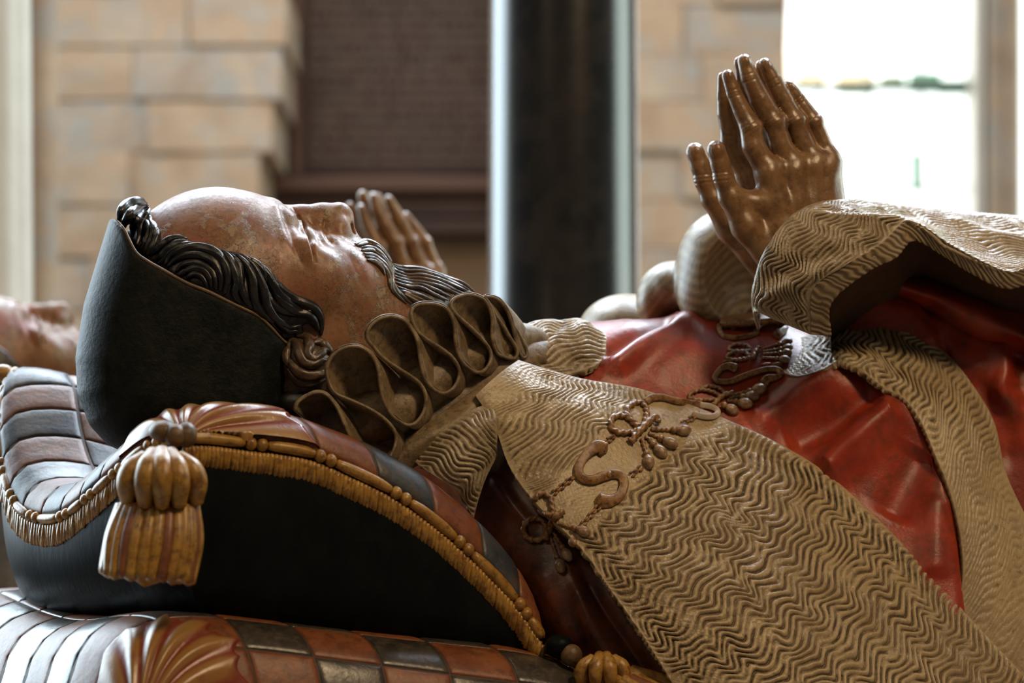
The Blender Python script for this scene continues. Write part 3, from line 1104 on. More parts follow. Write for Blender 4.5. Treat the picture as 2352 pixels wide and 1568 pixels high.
part('underside', sheet(bot), MAT['dark'], pil)
uc = [0.0, 0.17, 0.325, 0.475, 0.63, 0.78, 0.90, 1.0]
vc = [0.0, 0.10, 0.18, 0.255, 0.33, 0.405, 0.48, 0.555, 0.63, 0.705, 0.78, 0.86, 1.0]
tiles(up, uc, vc, pil, lambda i, j: False, (MAT['rust'], MAT['blue']), 6.0)
MAT['leaf'] = m_groove('gold_leaf_red_edge', (0.34, 0.17, 0.045), (0.22, 0.035, 0.015), 0.3, 0.35, (0.30, 0.11, 0.04), 0.05, 0.45)
corner_leaf(up, pil, 0.35, 0.22, MAT['leaf'])
cord_run(pil, near, [150, 118, 150, 140], 14.0, MAT['gold'])
cord_run(pil, left, [60, 90, 70], 12.0, MAT['gold'], 14.0, (-3, -2, -8))
nt = np.array(near, float)
fringe(pil, nt + [0, 14, -8], nt + [-6, 60, 4], 100, MAT['gold'], 7.6)
lt = np.array(left, float)[1:]
fringe(pil, lt + [-2, 12, -6], lt + [-4, 58, 10], 88, MAT['gold'], 7.6)


def tassel(parent, top, bulb, skirt0, skirt1, mat, w0, w1, dz, knobs, n=26, petals=5):
    tp, bp = np.array(top, float), np.array(bulb[0], float)
    for k in knobs:
        part('knob', blob(k[0], k[1], 14, 10), MAT[k[2]], parent)
    # head of overlapping folds
    for k in range(petals):
        f = k / (petals - 1) - 0.5
        a = bp + np.array([f * bulb[1] * 0.7, -bulb[2] * (0.86 - 0.6 * f * f), -dz * 0.35])
        b = bp + np.array([f * bulb[1] * 1.62, bulb[2] * (0.72 - 0.4 * f * f), -dz * (1 - 2.6 * f * f) * 0.8])
        mid = bp + np.array([f * bulb[1] * 1.52, -bulb[2] * 0.15, -dz * (1 - 2.4 * f * f) * 1.0 - 8])
        rr = bulb[1] * 0.27
        part('tassel_fold', tube([a, mid, b], [rr * 0.7, rr * 1.1, rr * 1.0, rr * 0.6], 12, 14), mat, parent)
    part('tassel_head', blob(bp + [0, 2, 10], (bulb[1] * 0.86, bulb[2] * 0.95, dz * 0.75), 18, 14), MAT['tassel_red'], parent)
    s0, s1 = np.array(skirt0, float), np.array(skirt1, float)
    rr = np.random.default_rng(5)
    for k in range(n):
        th = 2 * math.pi * k / n + 0.2
        a = s0 + np.array([math.cos(th) * w0, 0, math.sin(th) * dz * 0.55])
        b = s1 + np.array([math.cos(th) * w1, math.sin(th * 2) * 6 + 10 * math.cos(th) + rr.uniform(-4, 4), math.sin(th) * dz * 0.8])
        m = (a * 0.55 + b * 0.45) + np.array([math.cos(th) * 10 + rr.uniform(-4, 4), 0, math.sin(th) * 8])
        r = 2.6 * (w0 + w1) / n
        part('tassel_strand', tube([a, m, b], [r * 0.9, r * rr.uniform(0.9, 1.1), r * rr.uniform(0.8, 1.0)], 8, 12), mat if k % 4 else MAT['tassel_red'], parent)
    part('tassel_core', tube([s0, s1 - [0, 18, 0]], [w0 * 0.8, w1 * 0.88], 18, 8, flat=dz / w1 * 0.6), mat, parent)


tassel(pil, (400, 1000, -500), ((372, 1105, -540), 98, 82), (362, 1160, -540), (338, 1325, -560), MAT['gold'], 82, 96, 72,
       [((375, 990, -500), (34, 26, 34), 'trim'), ((428, 998, -505), (26, 30, 30), 'trim'), ((402, 1000, -520), (26, 28, 26), 'trim')])
# tassels of the shoulder corner and of the far corner
tassel(pil, (1290, 1490, -120), ((1385, 1545, -190), 62, 50), (1440, 1560, -200), (1560, 1625, -220), MAT['gold'], 46, 56, 50,
       [((1284, 1484, -140), (34, 28, 32), 'dark'), ((1312, 1504, -155), (26, 26, 28), 'trim')], 16, 4)
part('knob', blob((6, 858, 470), (30, 22, 30), 14, 10), MAT['gold'], pil)
part('knob', blob((22, 905, 430), (16, 34, 24), 14, 10), MAT['gold'], pil)

# lower pillow
near2 = [(312, 1715, -640), (480, 1735, -560), (800, 1775, -440), (1150, 1825, -320), (1500, 1870, -210)]
left2 = [(312, 1715, -640), (150, 1735, -420), (20, 1745, -160), (-110, 1700, 150), (-230, 1620, 500)]
far2 = [(-230, 1620, 500), (200, 1690, 650), (1000, 1790, 900)]
right2 = [(1500, 1870, -210), (1350, 1850, 200), (1000, 1790, 900)]
lo = Pillow(near2, left2, far2, right2, 368.0, 7.0, (0.5, 0.5, 0.3, 40.0), 20.0)
pil2 = thing('lower_pillow', 'lower carved pillow of rust and dark checks, underneath the gold-fringed pillow', 'pillow', tuple(W(np.array([700.0, 1840.0, 100.0]))))
part('cushion', sheet(lo.top(uu, vv)), MAT['joint'], pil2)
part('underside', sheet(lo.bottom(lambda x, d: HY + (ZC - 0.924) * F / (Y0 + d * S) + 0 * x, 0.12)), MAT['dark'], pil2)
MAT['darkcheck'] = m_simple('brown_black_check', (0.030, 0.026, 0.022), (0.060, 0.048, 0.036), 45, 0.32, 0.45, 120, coat=0.4, dirt=(0.13, 0.10, 0.07), dirt_amt=0.5)
tiles(lo, [0.0, 0.125, 0.25, 0.375, 0.5, 0.625, 0.75, 0.875, 1.0], [0.0, 0.05, 0.13, 0.22, 0.31, 0.40, 0.50, 0.60, 0.70, 0.80, 0.90, 1.0], pil2,
      lambda i, j: False, (MAT['rust'], MAT['darkcheck']), 6.0)
corner_leaf(lo, pil2, 0.27, 0.15, MAT['leaf'])

# ------------------------------------------------------------------ the carved man: head, cap, hair, beard
KY = 0.22                                     # the figure lies turned a little away


def zm(x):
    return 80 + KY * (x - 600)


man = thing('man_effigy', 'painted man effigy lying in black cap, ruff and red fur-trimmed robe, hands joined in prayer', 'statue', tuple(W(np.array([900.0, 1400.0, 200.0]))))
H = Clay((215, 405, -190), (1130, 1010, 430), 3.2)


def hz(x, dz):
    return zm(x) + dz


def E(x, y, dz, r, k=30, op='+', rot=0.0):
    H.ell((x, y, hz(x, dz)), r, k, op, rot, rotz=-math.atan(KY) * 0.0)


def Cc(pts, rad, k=12, op='+'):
    H.chain([(x, y, hz(x, dz)) for x, y, dz in pts], rad, k, op)


E(480, 690, 0, (232, 252, 205), 0)
E(515, 610, 0, (178, 172, 168), 40)
E(585, 566, 0, (92, 104, 138), 40)                      # brow
E(715, 700, 0, (190, 168, 150), 50)                     # mid face
E(850, 735, 0, (120, 122, 112), 50)                     # jaw and chin
E(700, 800, 0, (150, 120, 150), 40)
for s in (-1, 1):
    E(752, 640, s * 82, (98, 80, 66), 40)               # cheekbones
    E(830, 665, s * 52, (70, 70, 55), 30)
    E(660, 640, s * 128, (120, 90, 44), 40)             # temple and outer cheek
Cc([(780, 840, 30), (980, 900, 60)], [135, 120], 40)     # neck
for s in (-1, 1):
    E(716, 575, s * 66, (60, 46, 44), 26)                # eye plane between brow and cheek
    Cc([(630, 480, s * 30), (640, 506, s * 66), (652, 546, s * 104)], [16, 18, 14], 30)   # brow ridge
# nose
Cc([(645, 500, 0), (690, 500, 0), (740, 498, 0), (775, 496, 0)], [26, 27, 29, 30], 18)
E(782, 494, 0, (26, 28, 30), 10)
E(735, 550, 0, (92, 56, 46), 30, '+', 0.25)
for s in (-1, 1):
    E(778, 528, s * 32, (27, 34, 22), 12)
Cc([(792, 500, 0), (800, 540, 0), (805, 575, 0)], [17, 15, 14], 14)
for s in (-1, 1):
    E(804, 530, s * 17, (16, 17, 11), 6, '-')
E(812, 590, 0, (46, 38, 70), 24)                        # upper lip
head_D0 = H.D.copy()
head_mesh = smooth_mesh(H.mesh(), 3)
head_mesh = relief(head_mesh, [
    ([(626, 462), (636, 492), (650, 534), (664, 566)], 11, 4.0),                                  # brow edge
    ([(644, 474), (656, 508), (670, 548), (686, 586), (698, 610)], 7, -3.0),                      # fold over the lid
    ([(662, 480), (677, 510), (692, 545), (706, 578), (716, 600)], 14, 9.0),                     # upper lid
    ([(674, 482), (692, 512), (706, 544), (716, 572), (723, 600)], 3.6, -12.0),
    ([(670, 480), (686, 511), (700, 544), (711, 574), (718, 600)], 5.0, 4.5),                     # rim of the upper lid                   # closed slit
    ([(690, 502), (708, 524), (722, 548), (730, 574)], 10, 5.0),                                  # lower lid
    ([(712, 508), (730, 536), (740, 562)], 8, -3.0),
    ([(750, 500), (746, 522), (753, 544), (770, 560)], 6, -6.0),                                  # wing of the nose
    ([(776, 520), (782, 540)], 14, 4.0),
    ([(800, 580), (822, 620), (836, 660)], 10, -3.0)])
part('head', head_mesh, MAT['skin'], man)


def cs(pts, ox, oy, sc):
    return [(ox + p[0] / sc, oy + p[1] / sc) for p in pts]


# cap
Cp = Clay((150, 425, -230), (780, 1075, 470), 6.0)
outl = [(262, 470), (225, 590), (192, 700), (173, 820), (178, 905), (205, 975), (245, 1020), (330, 1060), (480, 1075), (640, 1050), (700, 940), (720, 800), (700, 600), (560, 470), (420, 440), (320, 445)]
d2 = Cp.poly2(outl)[:, :, None]
zz = Cp.ax[2][None, None, :] - (80 + KY * (Cp.ax[0][:, None, None] - 600))
Rr = 165.0
hz2 = 222.0
qx, qz = np.maximum(d2 + Rr, 0), np.maximum(np.abs(zz) - hz2 + Rr, 0)
body = (np.sqrt(qx ** 2 + qz ** 2) - Rr + np.minimum(np.maximum(d2 + Rr, np.abs(zz) - hz2 + Rr), 0)).astype(np.float32)
# head field resampled on the cap's grid
gi = [np.clip(((Cp.ax[i] - H.lo[i]) / H.h), 0, H.n[i] - 1).astype(int) for i in range(3)]
hd = head_D0[np.ix_(*gi)] - 12.0
body = np.minimum(body, 60)
body = Clay.smin(body, hd, 10)
brim = cs([(70, 330), (110, 380), (150, 440), (240, 620), (340, 700), (480, 780), (700, 900), (900, 980), (1100, 1080), (1330, 1190), (1450, 1290), (1550, 1400), (1612, 1450)], 250, 420, 3.92)
cap_poly = brim + [(660, 812), (648, 930), (640, 1070), (500, 1085), (320, 1080), (200, 1020), (140, 900), (140, 700), (200, 480)]
pd = Cp.poly2(cap_poly)[:, :, None]
Cp.D = (-Clay.smin(-body, -(pd + np.zeros_like(body)), 10)).astype(np.float32)
cap_mesh = smooth_mesh(Cp.mesh(), 2)
part('cap', cap_mesh, MAT['cap'], man)
DCAP = Depth().add(cap_mesh[0]).fill(2)

# hair bed under the locks, following the skull
hair_poly = brim + [(655, 790), (700, 765)] + cs([(1740, 1280), (1800, 1270), (1910, 1380), (1900, 1240), (1850, 1150), (1740, 1075), (1640, 1030), (1520, 900), (1420, 790), (1280, 680), (1150, 620), (1020, 600), (850, 575), (700, 490), (560, 490), (450, 500), (425, 420), (390, 300), (370, 200), (300, 165), (180, 170), (90, 260)], 250, 420, 3.92)
Hr = Clay((240, 430, -160), (760, 900, 330), 5.0)
gi = [np.clip(((Hr.ax[i] - H.lo[i]) / H.h), 0, H.n[i] - 1).astype(int) for i in range(3)]
hd = head_D0[np.ix_(*gi)] - 7.0
pd = Hr.poly2(hair_poly)[:, :, None] + np.zeros_like(hd)
Hr.D = (-Clay.smin(-hd, -pd, 8)).astype(np.float32)
Hr.ell((292, 494, hz(285, -10)), (24, 22, 100), 14)
hair_mesh = smooth_mesh(Hr.mesh(), 2)
hair = part('hair', hair_mesh, MAT['hair'], man)
DH = Depth().add(hair_mesh[0]).add(head_mesh[0]).fill(2)


def lock(pts, r, lift, mat, parent, ox, oy, sc, D, seg=9, name='lock'):
    p = D.lay(cs(pts, ox, oy, sc), lift)
    part(name, tube(p, [r * 0.3, r * 0.9, r * 1.1, r, r * 0.85, r * 0.35], 16, 30, flat=0.9, lobes=5, lobe_amp=0.10, twist=0.012), mat, parent)


LOCKS = [
    ([(340, 190), (250, 172), (170, 195), (110, 255), (90, 330)], 13), ([(350, 200), (270, 220), (200, 270), (150, 350), (140, 400)], 11),
    ([(360, 220), (300, 260), (240, 340), (210, 430), (215, 480)], 10), ([(370, 230), (330, 300), (280, 380), (270, 470), (250, 560)], 9),
    ([(370, 330), (400, 400), (390, 480), (350, 560), (310, 640)], 10), ([(330, 330), (360, 400), (350, 470), (320, 540), (290, 600)], 8),
    ([(400, 390), (430, 450), (410, 530), (370, 600), (340, 650)], 9),
    ([(700, 500), (600, 500), (500, 540), (420, 600), (370, 650)], 10), ([(760, 560), (650, 540), (540, 590), (460, 660), (400, 700)], 10),
    ([(860, 590), (700, 560), (560, 620), (490, 690), (440, 730)], 9),
    ([(500, 740), (560, 650), (680, 590), (800, 580), (920, 610), (1010, 680), (1060, 770), (1070, 870), (1050, 960), (1030, 1000)], 12),
    ([(520, 760), (600, 690), (700, 650), (820, 650), (930, 700), (990, 790), (1010, 880), (1000, 970)], 10),
    ([(600, 800), (660, 740), (760, 720), (860, 750), (930, 810), (960, 900), (960, 960)], 9),
    ([(640, 840), (720, 780), (800, 765), (870, 800), (910, 870), (920, 940)], 8), ([(680, 870), (760, 820), (830, 840), (870, 900), (890, 960)], 7),
    ([(1020, 600), (1080, 680), (1130, 800), (1150, 900), (1130, 990), (1180, 1080)], 11), ([(1100, 640), (1170, 740), (1180, 850), (1190, 950), (1240, 1060), (1290, 1130)], 10),
    ([(1150, 640), (1240, 740), (1290, 850), (1300, 950), (1310, 1060), (1360, 1150), (1480, 1260)], 11),
    ([(1180, 640), (1290, 730), (1350, 850), (1390, 960), (1410, 1080), (1460, 1180), (1550, 1260), (1640, 1300), (1730, 1280)], 12),
    ([(1230, 660), (1340, 740), (1400, 820), (1400, 920)], 9), ([(1300, 690), (1420, 810), (1480, 920), (1540, 1010), (1640, 1090), (1740, 1160), (1820, 1150)], 11),
    ([(1400, 780), (1500, 910), (1580, 990), (1680, 1050), (1780, 1090), (1850, 1130), (1900, 1200), (1915, 1290), (1905, 1370)], 12),
    ([(1450, 900), (1500, 1000), (1580, 1090), (1680, 1160), (1780, 1180), (1850, 1240), (1890, 1330)], 11),
    ([(1430, 960), (1470, 1080), (1560, 1150), (1680, 1180), (1760, 1200)], 9), ([(1360, 900), (1430, 1100), (1500, 1220), (1600, 1330), (1700, 1330)], 10)]
for p, r in LOCKS:
    lock(p, r, 3.0, MAT['hair'], hair, 250, 420, 3.92, DH)
bl = DCAP.lay(brim[1:], 1.0)
part('cap_edge', tube(bl, [3, 4, 4.5, 4.5, 4, 3.5], 8, 60), MAT['trim'], man, label='worn brown edge')

# curls of hair before the ear
Cu = Clay((635, 745, -170), (790, 940, 60), 5.0)
Cu.ell((700, 835, -55), (62, 62, 62), 8)
Cu.ell((690, 890, -40), (60, 40, 60), 14)
cu_mesh = smooth_mesh(Cu.mesh(), 2)
curls = part('side_curls', cu_mesh, MAT['curl'], man)
DU = Depth().add(cu_mesh[0]).add(head_mesh[0]).fill(3)
for p, r in [([(0, 560), (40, 490), (90, 520), (110, 600), (150, 670), (220, 690), (300, 655), (360, 660)], 12), ([(80, 440), (170, 450), (200, 520), (180, 600), (240, 640), (300, 600), (340, 560), (390, 585)], 11),
             ([(0, 640), (80, 740), (180, 790), (300, 780), (370, 750)], 14), ([(0, 730), (100, 840), (220, 855), (350, 820)], 12), ([(230, 500), (290, 490), (340, 530), (400, 600)], 11), ([(10, 520), (-10, 640), (40, 720)], 10)]:
    lock(p, r, 5.0, MAT['curl'], curls, 660, 660, 3.92, DU, 10, 'curl')

part('nape_hair', blob((690, 925, -30), (78, 50, 80), 20, 14), MAT['hair'], hair)
# beard and moustache
Bd = Clay((800, 540, -70), (1120, 790, 330), 4.0)
Bd.chain([(890, 655, hz(890, 0)), (960, 672, hz(960, 0)), (1040, 688, hz(1040, 0)), (1078, 694, hz(1078, 0))], [44, 56, 38, 20], 24)
for s in (-1, 1):
    Bd.chain([(905, 690, hz(905, s * 50)), (975, 705, hz(975, s * 45)), (1040, 706, hz(1040, s * 22))], [40, 42, 26], 20)
    Bd.chain([(824, 576, hz(824, s * 8)), (858, 590, hz(858, s * 34)), (884, 622, hz(884, s * 56)), (892, 656, hz(892, s * 70)), (925, 695, hz(925, s * 80))], [20, 25, 22, 17, 13], 10)
bd_mesh = smooth_mesh(Bd.mesh(), 2)
beard = part('beard', bd_mesh, MAT['beard'], man)
DB = Depth().add(bd_mesh[0]).add(head_mesh[0]).fill(2)
MO = [[(990, 600), (1100, 572), (1200, 598), (1280, 658), (1340, 730), (1380, 790)], [(1010, 615), (1110, 596), (1205, 622), (1285, 684), (1345, 760), (1388, 840)],
      [(1040, 640), (1150, 640), (1250, 690), (1320, 770), (1370, 850), (1390, 930)], [(1060, 665), (1170, 672), (1270, 735), (1335, 815), (1378, 890), (1384, 980)],
      [(1080, 695), (1180, 718), (1270, 780), (1335, 850), (1370, 920), (1372, 1000), (1390, 1080), (1450, 1150), (1540, 1230)], [(1100, 730), (1190, 756), (1270, 820), (1330, 890), (1355, 960), (1360, 1040), (1400, 1120)],
      [(1120, 765), (1210, 800), (1275, 860), (1310, 925)], [(1385, 940), (1400, 1050), (1480, 1140), (1590, 1225)], [(1378, 970), (1415, 1080), (1500, 1165)]]
for p in MO:
    lock(p, 6.0, 1.0, MAT['beard'], beard, 600, 430, 4.61, DB, 8, 'moustache_strand')
for p in [[(1400, 810), (1500, 850), (1650, 860), (1800, 900), (2000, 970), (2150, 1020), (2260, 1110)], [(1410, 835), (1520, 885), (1680, 890), (1850, 935), (2050, 1015), (2200, 1080)],
          [(1410, 870), (1550, 930), (1700, 930), (1900, 985), (2100, 1065), (2230, 1125)], [(1410, 900), (1540, 960), (1700, 965), (1880, 1015), (2060, 1090), (2160, 1130)],
          [(1410, 935), (1550, 990), (1700, 1005), (1900, 1055), (2050, 1115), (2150, 1155)], [(1415, 965), (1550, 1020), (1700, 1035), (1850, 1090), (2000, 1155)],
          [(1420, 1000), (1540, 1050), (1700, 1070), (1850, 1145), (1980, 1195)], [(1440, 1050), (1560, 1110), (1700, 1150), (1850, 1215)], [(1480, 1110), (1600, 1180), (1720, 1235)], [(1450, 1085), (1600, 1150), (1760, 1210)]]:
    lock(p, 5.5, 2.0, MAT['beard'], beard, 600, 430, 4.61, DB, 8, 'beard_strand')

# ------------------------------------------------------------------ ruff
RIM = [(70, 1110), (90, 1040), (160, 985), (260, 945), (340, 960), (420, 1040), (470, 1130), (515, 1235), (590, 1400), (680, 1530), (800, 1590), (910, 1540), (965, 1440),
       (980, 1340), (940, 1250), (840, 1155), (700, 1072), (560, 1010), (430, 950), (375, 850), (355, 760), (368, 680), (430, 590), (520, 540), (620, 530), (700, 560), (760, 610), (808, 700), (825, 800), (840, 900), (860, 1000), (900, 1090), (960, 1170), (1040, 1222), (1100, 1240), (1165, 1210), (1222, 1130), (1247, 1040), (1238, 940), (1190, 860), (1110, 798), (1000, 728), (900, 660), (830, 600), (775, 530), (728, 475), (716, 430), (730, 375), (775, 318), (850, 272), (930, 260), (1010, 275), (1070, 310), (1115, 370), (1155, 440), (1180, 530), (1195, 640), (1215, 740), (1240, 825), (1290, 890), (1350, 938), (1420, 950), (1490, 910), (1538, 830), (1549, 750), (1522, 680), (1470, 612), (1400, 558), (1310, 500), (1220, 440), (1155, 370), (1122, 290), (1118, 215), (1150, 168), (1220, 146), (1320, 148), (1400, 172), (1450, 210), (1482, 270), (1505, 350), (1510, 450), (1530, 560), (1570, 660), (1640, 730), (1720, 765), (1790, 730), (1832, 650), (1827, 570), (1790, 510), (1720, 430), (1640, 350), (1560, 280), (1495, 215), (1470, 165), (1492, 110), (1560, 75), (1640, 64), (1720, 83), (1780, 120), (1820, 190), (1845, 290), (1842, 420), (1855, 500), (1890, 590), (1960, 628), (2040, 640), (2070, 600), (2060, 540), (2010, 460), (1950, 360), (1880, 260), (1825, 160), (1790, 105), (1775, 84), (1830, 84), (1900, 110), (1960, 180), (2000, 260), (2030, 360), (2055, 470), (2080, 560), (2110, 618), (2140, 635), (2160, 590), (2140, 530), (2090, 430), (2040, 350), (2010, 290)]
rim2 = cr(np.array(cs(RIM, 660, 660, 3.92)), 620)


def ruff_d(x):
    return np.interp(x, [680, 800, 900, 1000, 1100, 1160, 1220], [-175, -165, -130, -75, -5, 60, 130])


mid = np.array([[680, 960], [760, 930], [855, 900], [940, 835], [1030, 775], [1110, 745], [1180, 745], [1215, 790]], float)
rd = ruff_d(rim2[:, 0])
sgn, _ = seg_dist(rim2[:, 0], rim2[:, 1], mid)
rowsR = []
midc = cr(mid, 200)
near_i = np.argmin(((rim2[:, None, :] - midc[None]) ** 2).sum(2), axis=1)
M2 = midc[near_i]
for k, (sh, f) in enumerate([(0, 1.0), (0.05, 1.012), (0.35, 0.95), (0.7, 0.80), (0.95, 0.45), (1.0, 0.06)]):
    xy = M2 + (rim2 - M2) * f
    off = np.array([48, 40]) * sh
    rowsR.append(np.column_stack([xy[:, 0] + off[0], xy[:, 1] + off[1], rd + 105 * sh - 10 * np.cos(np.clip(sgn / 90, 0, 1) * 3.1) * 0]))
RP = np.swapaxes(np.array(rowsR), 0, 1)
RP = np.swapaxes(cru(np.swapaxes(RP, 0, 1), 18), 0, 1)
RP[..., 2] += 2.0 * wob(RP[..., 0], RP[..., 1], 4, 60.0)
ruff = part('ruff', shell(RP, 6.0), MAT['ruff'], man)
part('ruff_hem', tube(RP[::2, 0] + np.array([0, 0, -1]), 4.3, 8, 420), MAT['ruff'], ruff)
part('collar_stand', tube(np.column_stack([mid[:, 0] + 95, mid[:, 1] + 82, ruff_d(mid[:, 0]) + 185]), [60, 72, 80, 78, 70, 60, 48, 36], 20, 40), MAT['ruff'], ruff)
# the gathered band the loops are set in
bandc = np.column_stack([mid[:, 0] + 46, mid[:, 1] + 38, ruff_d(mid[:, 0]) + 128])
part('ruff_band', tube(bandc, [56, 66, 72, 68, 60, 48, 36, 26], 20, 40), MAT['ruff'], ruff)
# ------------------------------------------------------------------ robe and fur
FINE = 2.6


def furpatch(name, ctrl, nu, nv, thick, mat, along=0, seed=1, mask=None, defs=None, label=None, reg=None, **kw):
    P = patch(ctrl, nu, nv)
    if defs:
        P = folds(P, defs)
    m = mask(P) if mask else None
    if reg is not None:
        reg.add(P)
    P2, g = fur(P, along=along, seed=seed, mask=m, **kw)
    M = shell(P2, thick)
    return part(name, M, mat, man, groove=np.concatenate([g.ravel(), g.ravel()]), label=label)


DC = Depth()
CAPE = [[(1190, 826, 70), (1165, 843, 30), (1140, 863, 0), (1115, 885, -20), (1092, 908, -30)],
        [(1330, 866, 110), (1270, 890, 40), (1215, 915, 0), (1170, 945, -30), (1138, 985, -40)],
        [(1480, 893, 150), (1400, 930, 60), (1320, 975, -10), (1240, 1025, -60), (1172, 1075, -70)],
        [(1620, 943, 170), (1520, 1010, 60), (1420, 1070, -30), (1310, 1130, -90), (1235, 1160, -110)],
        [(1760, 1008, 160), (1660, 1100, 40), (1540, 1180, -70), (1430, 1230, -140), (1335, 1260, -160)],
        [(1900, 1090, 130), (1790, 1200, 0), (1660, 1300, -130), (1530, 1350, -200), (1405, 1358, -210)],
        [(2050, 1230, 90), (1930, 1340, -50), (1800, 1430, -180), (1650, 1490, -240), (1490, 1480, -250)],
        [(2200, 1390, 40), (2080, 1500, -100), (1930, 1580, -220), (1750, 1620, -280), (1575, 1620, -280)],
        [(2370, 1570, 0), (2230, 1690, -140), (2060, 1740, -260), (1860, 1760, -310), (1680, 1780, -310)]]


def cape_mask(P):
    d, _ = seg_dist(P[..., 0], P[..., 1], cr(np.array([(1240, 1240), (1330, 1150), (1440, 1040), (1530, 970), (1640, 930)], float), 40))
    m = np.clip((d - 62) / 16, 0.06, 1)
    d2, _ = seg_dist(P[..., 0], P[..., 1], np.array([(1090, 915), (1190, 860)], float))
    return m * np.clip((d2 - 30) / 40, 0.2, 1)


P = folds(patch(CAPE, 640, 340), [([(1190, 850), (1290, 885), (1400, 905), (1560, 925)], 26, -7), ([(1700, 985), (1850, 1072), (2000, 1195), (2200, 1400)], 13, 8), ([(1680, 1000), (1830, 1090), (1980, 1215), (2180, 1420)], 12, -6),
               ([(1100, 905), (1160, 985), (1185, 1060)], 20, 5)])
DC.add(P)
side = (P[..., 0] - 1240) * (930 - 1240) - (P[..., 1] - 1240) * (1640 - 1240)      # which side of the collar's band
upper = np.clip(0.5 + side / np.hypot(400, 310) / 60, 0, 1)
mk = cape_mask(P)
Pa, ga = fur(P, along=1, seed=3, mask=mk, spacing=19.5, zig=14.5, wave=90, amp=4.6)
Pb, gb = fur(P, along=1, seed=43, mask=mk, spacing=12.0, zig=9, wave=125, amp=2.2)
P2 = Pa * (1 - upper[..., None]) + Pb * upper[..., None]
g = ga * (1 - upper) + (0.25 + 0.75 * gb) * upper
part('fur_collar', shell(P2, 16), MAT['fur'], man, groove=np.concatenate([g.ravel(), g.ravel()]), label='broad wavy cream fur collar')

CHEST = [[(1150, 770, 480), (1155, 752, 330), (1150, 800, 200), (1150, 870, 120), (1150, 980, 60)],
         [(1330, 765, 520), (1340, 740, 370), (1330, 800, 230), (1330, 880, 150), (1320, 1000, 60)],
         [(1500, 755, 560), (1500, 734, 400), (1500, 795, 260), (1500, 890, 185), (1480, 1010, 80)],
         [(1650, 745, 600), (1650, 725, 430), (1650, 800, 290), (1650, 925, 210), (1620, 1060, 100)],
         [(1780, 750, 600), (1780, 738, 420), (1780, 835, 285), (1780, 955, 225), (1760, 1100, 120)],
         [(1850, 765, 560), (1850, 765, 410), (1860, 850, 270), (1880, 970, 215), (1890, 1160, 110)],
         [(1910, 780, 540), (1920, 780, 400), (1945, 852, 255), (1970, 985, 175), (2000, 1230, 85)],
         [(1980, 830, 500), (1990, 830, 340), (2030, 890, 220), (2060, 1030, 150), (2090, 1310, 55)],
         [(2060, 880, 450), (2070, 880, 300), (2085, 925, 190), (2125, 1100, 125), (2150, 1400, 25)],
         [(2120, 960, 420), (2140, 990, 270), (2150, 1050, 150), (2175, 1200, 95), (2200, 1460, 10)],
         [(2180, 1100, 400), (2190, 1150, 240), (2195, 1230, 110), (2205, 1310, 70), (2230, 1530, 0)]]
P = patch(CHEST, 260, 160)
P = folds(P, [([(1390, 862), (1470, 800), (1560, 752), (1620, 760)], 26, 30), ([(1385, 820), (1470, 772), (1550, 742)], 14, -24), ([(1300, 830), (1390, 775), (1460, 745)], 20, 9),
              ([(1600, 740), (1580, 800), (1500, 870)], 40, 8), ([(2070, 925), (2010, 975), (1950, 1040), (1880, 1100)], 40, 52), ([(2030, 900), (1960, 930), (1880, 985), (1810, 1020)], 40, -34),
              ([(1935, 838), (1870, 880), (1800, 930), (1720, 985)], 34, 24), ([(2120, 1030), (2080, 1110), (2040, 1190)], 50, -30), ([(2150, 1130), (2150, 1230), (2150, 1330)], 30, 16)])
DC.add(P)
part('red_robe', shell(P, 10), MAT['red'], man)

BAND = [[(1785, 852, 276), (1780, 812, 332), (1775, 765, 405)],
        [(1835, 864, 246), (1834, 818, 306), (1832, 776, 378)],
        [(1890, 848, 232), (1895, 800, 306), (1905, 756, 370)],
        [(1930, 830, 228), (1945, 782, 300), (1965, 738, 360)],
        [(1985, 858, 206), (2005, 800, 270), (2030, 740, 340)],
        [(2040, 896, 186), (2070, 825, 250), (2100, 762, 320)],
        [(2075, 914, 170), (2130, 870, 225), (2180, 818, 300)],
        [(2112, 962, 150), (2180, 930, 190), (2245, 900, 260)],
        [(2146, 1040, 128), (2220, 1015, 165), (2285, 975, 235)],
        [(2182, 1130, 105), (2250, 1120, 140), (2312, 1090, 200)],
        [(2206, 1230, 84), (2290, 1230, 115), (2365, 1205, 175)],
        [(2212, 1320, 62), (2310, 1340, 90), (2420, 1340, 150)],
        [(2200, 1400, 44), (2330, 1470, 60), (2490, 1500, 110)],
        [(2200, 1500, 20), (2350, 1620, 30), (2560, 1680, 70)]]
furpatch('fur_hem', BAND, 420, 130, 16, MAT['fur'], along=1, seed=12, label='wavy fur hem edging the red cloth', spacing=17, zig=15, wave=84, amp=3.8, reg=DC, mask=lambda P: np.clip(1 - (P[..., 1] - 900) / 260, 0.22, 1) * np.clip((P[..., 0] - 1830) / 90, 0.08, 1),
         defs=[([(1985, 860), (2010, 800), (2030, 745)], 26, 6), ([(2040, 890), (2072, 820), (2095, 770)], 20, -5)])

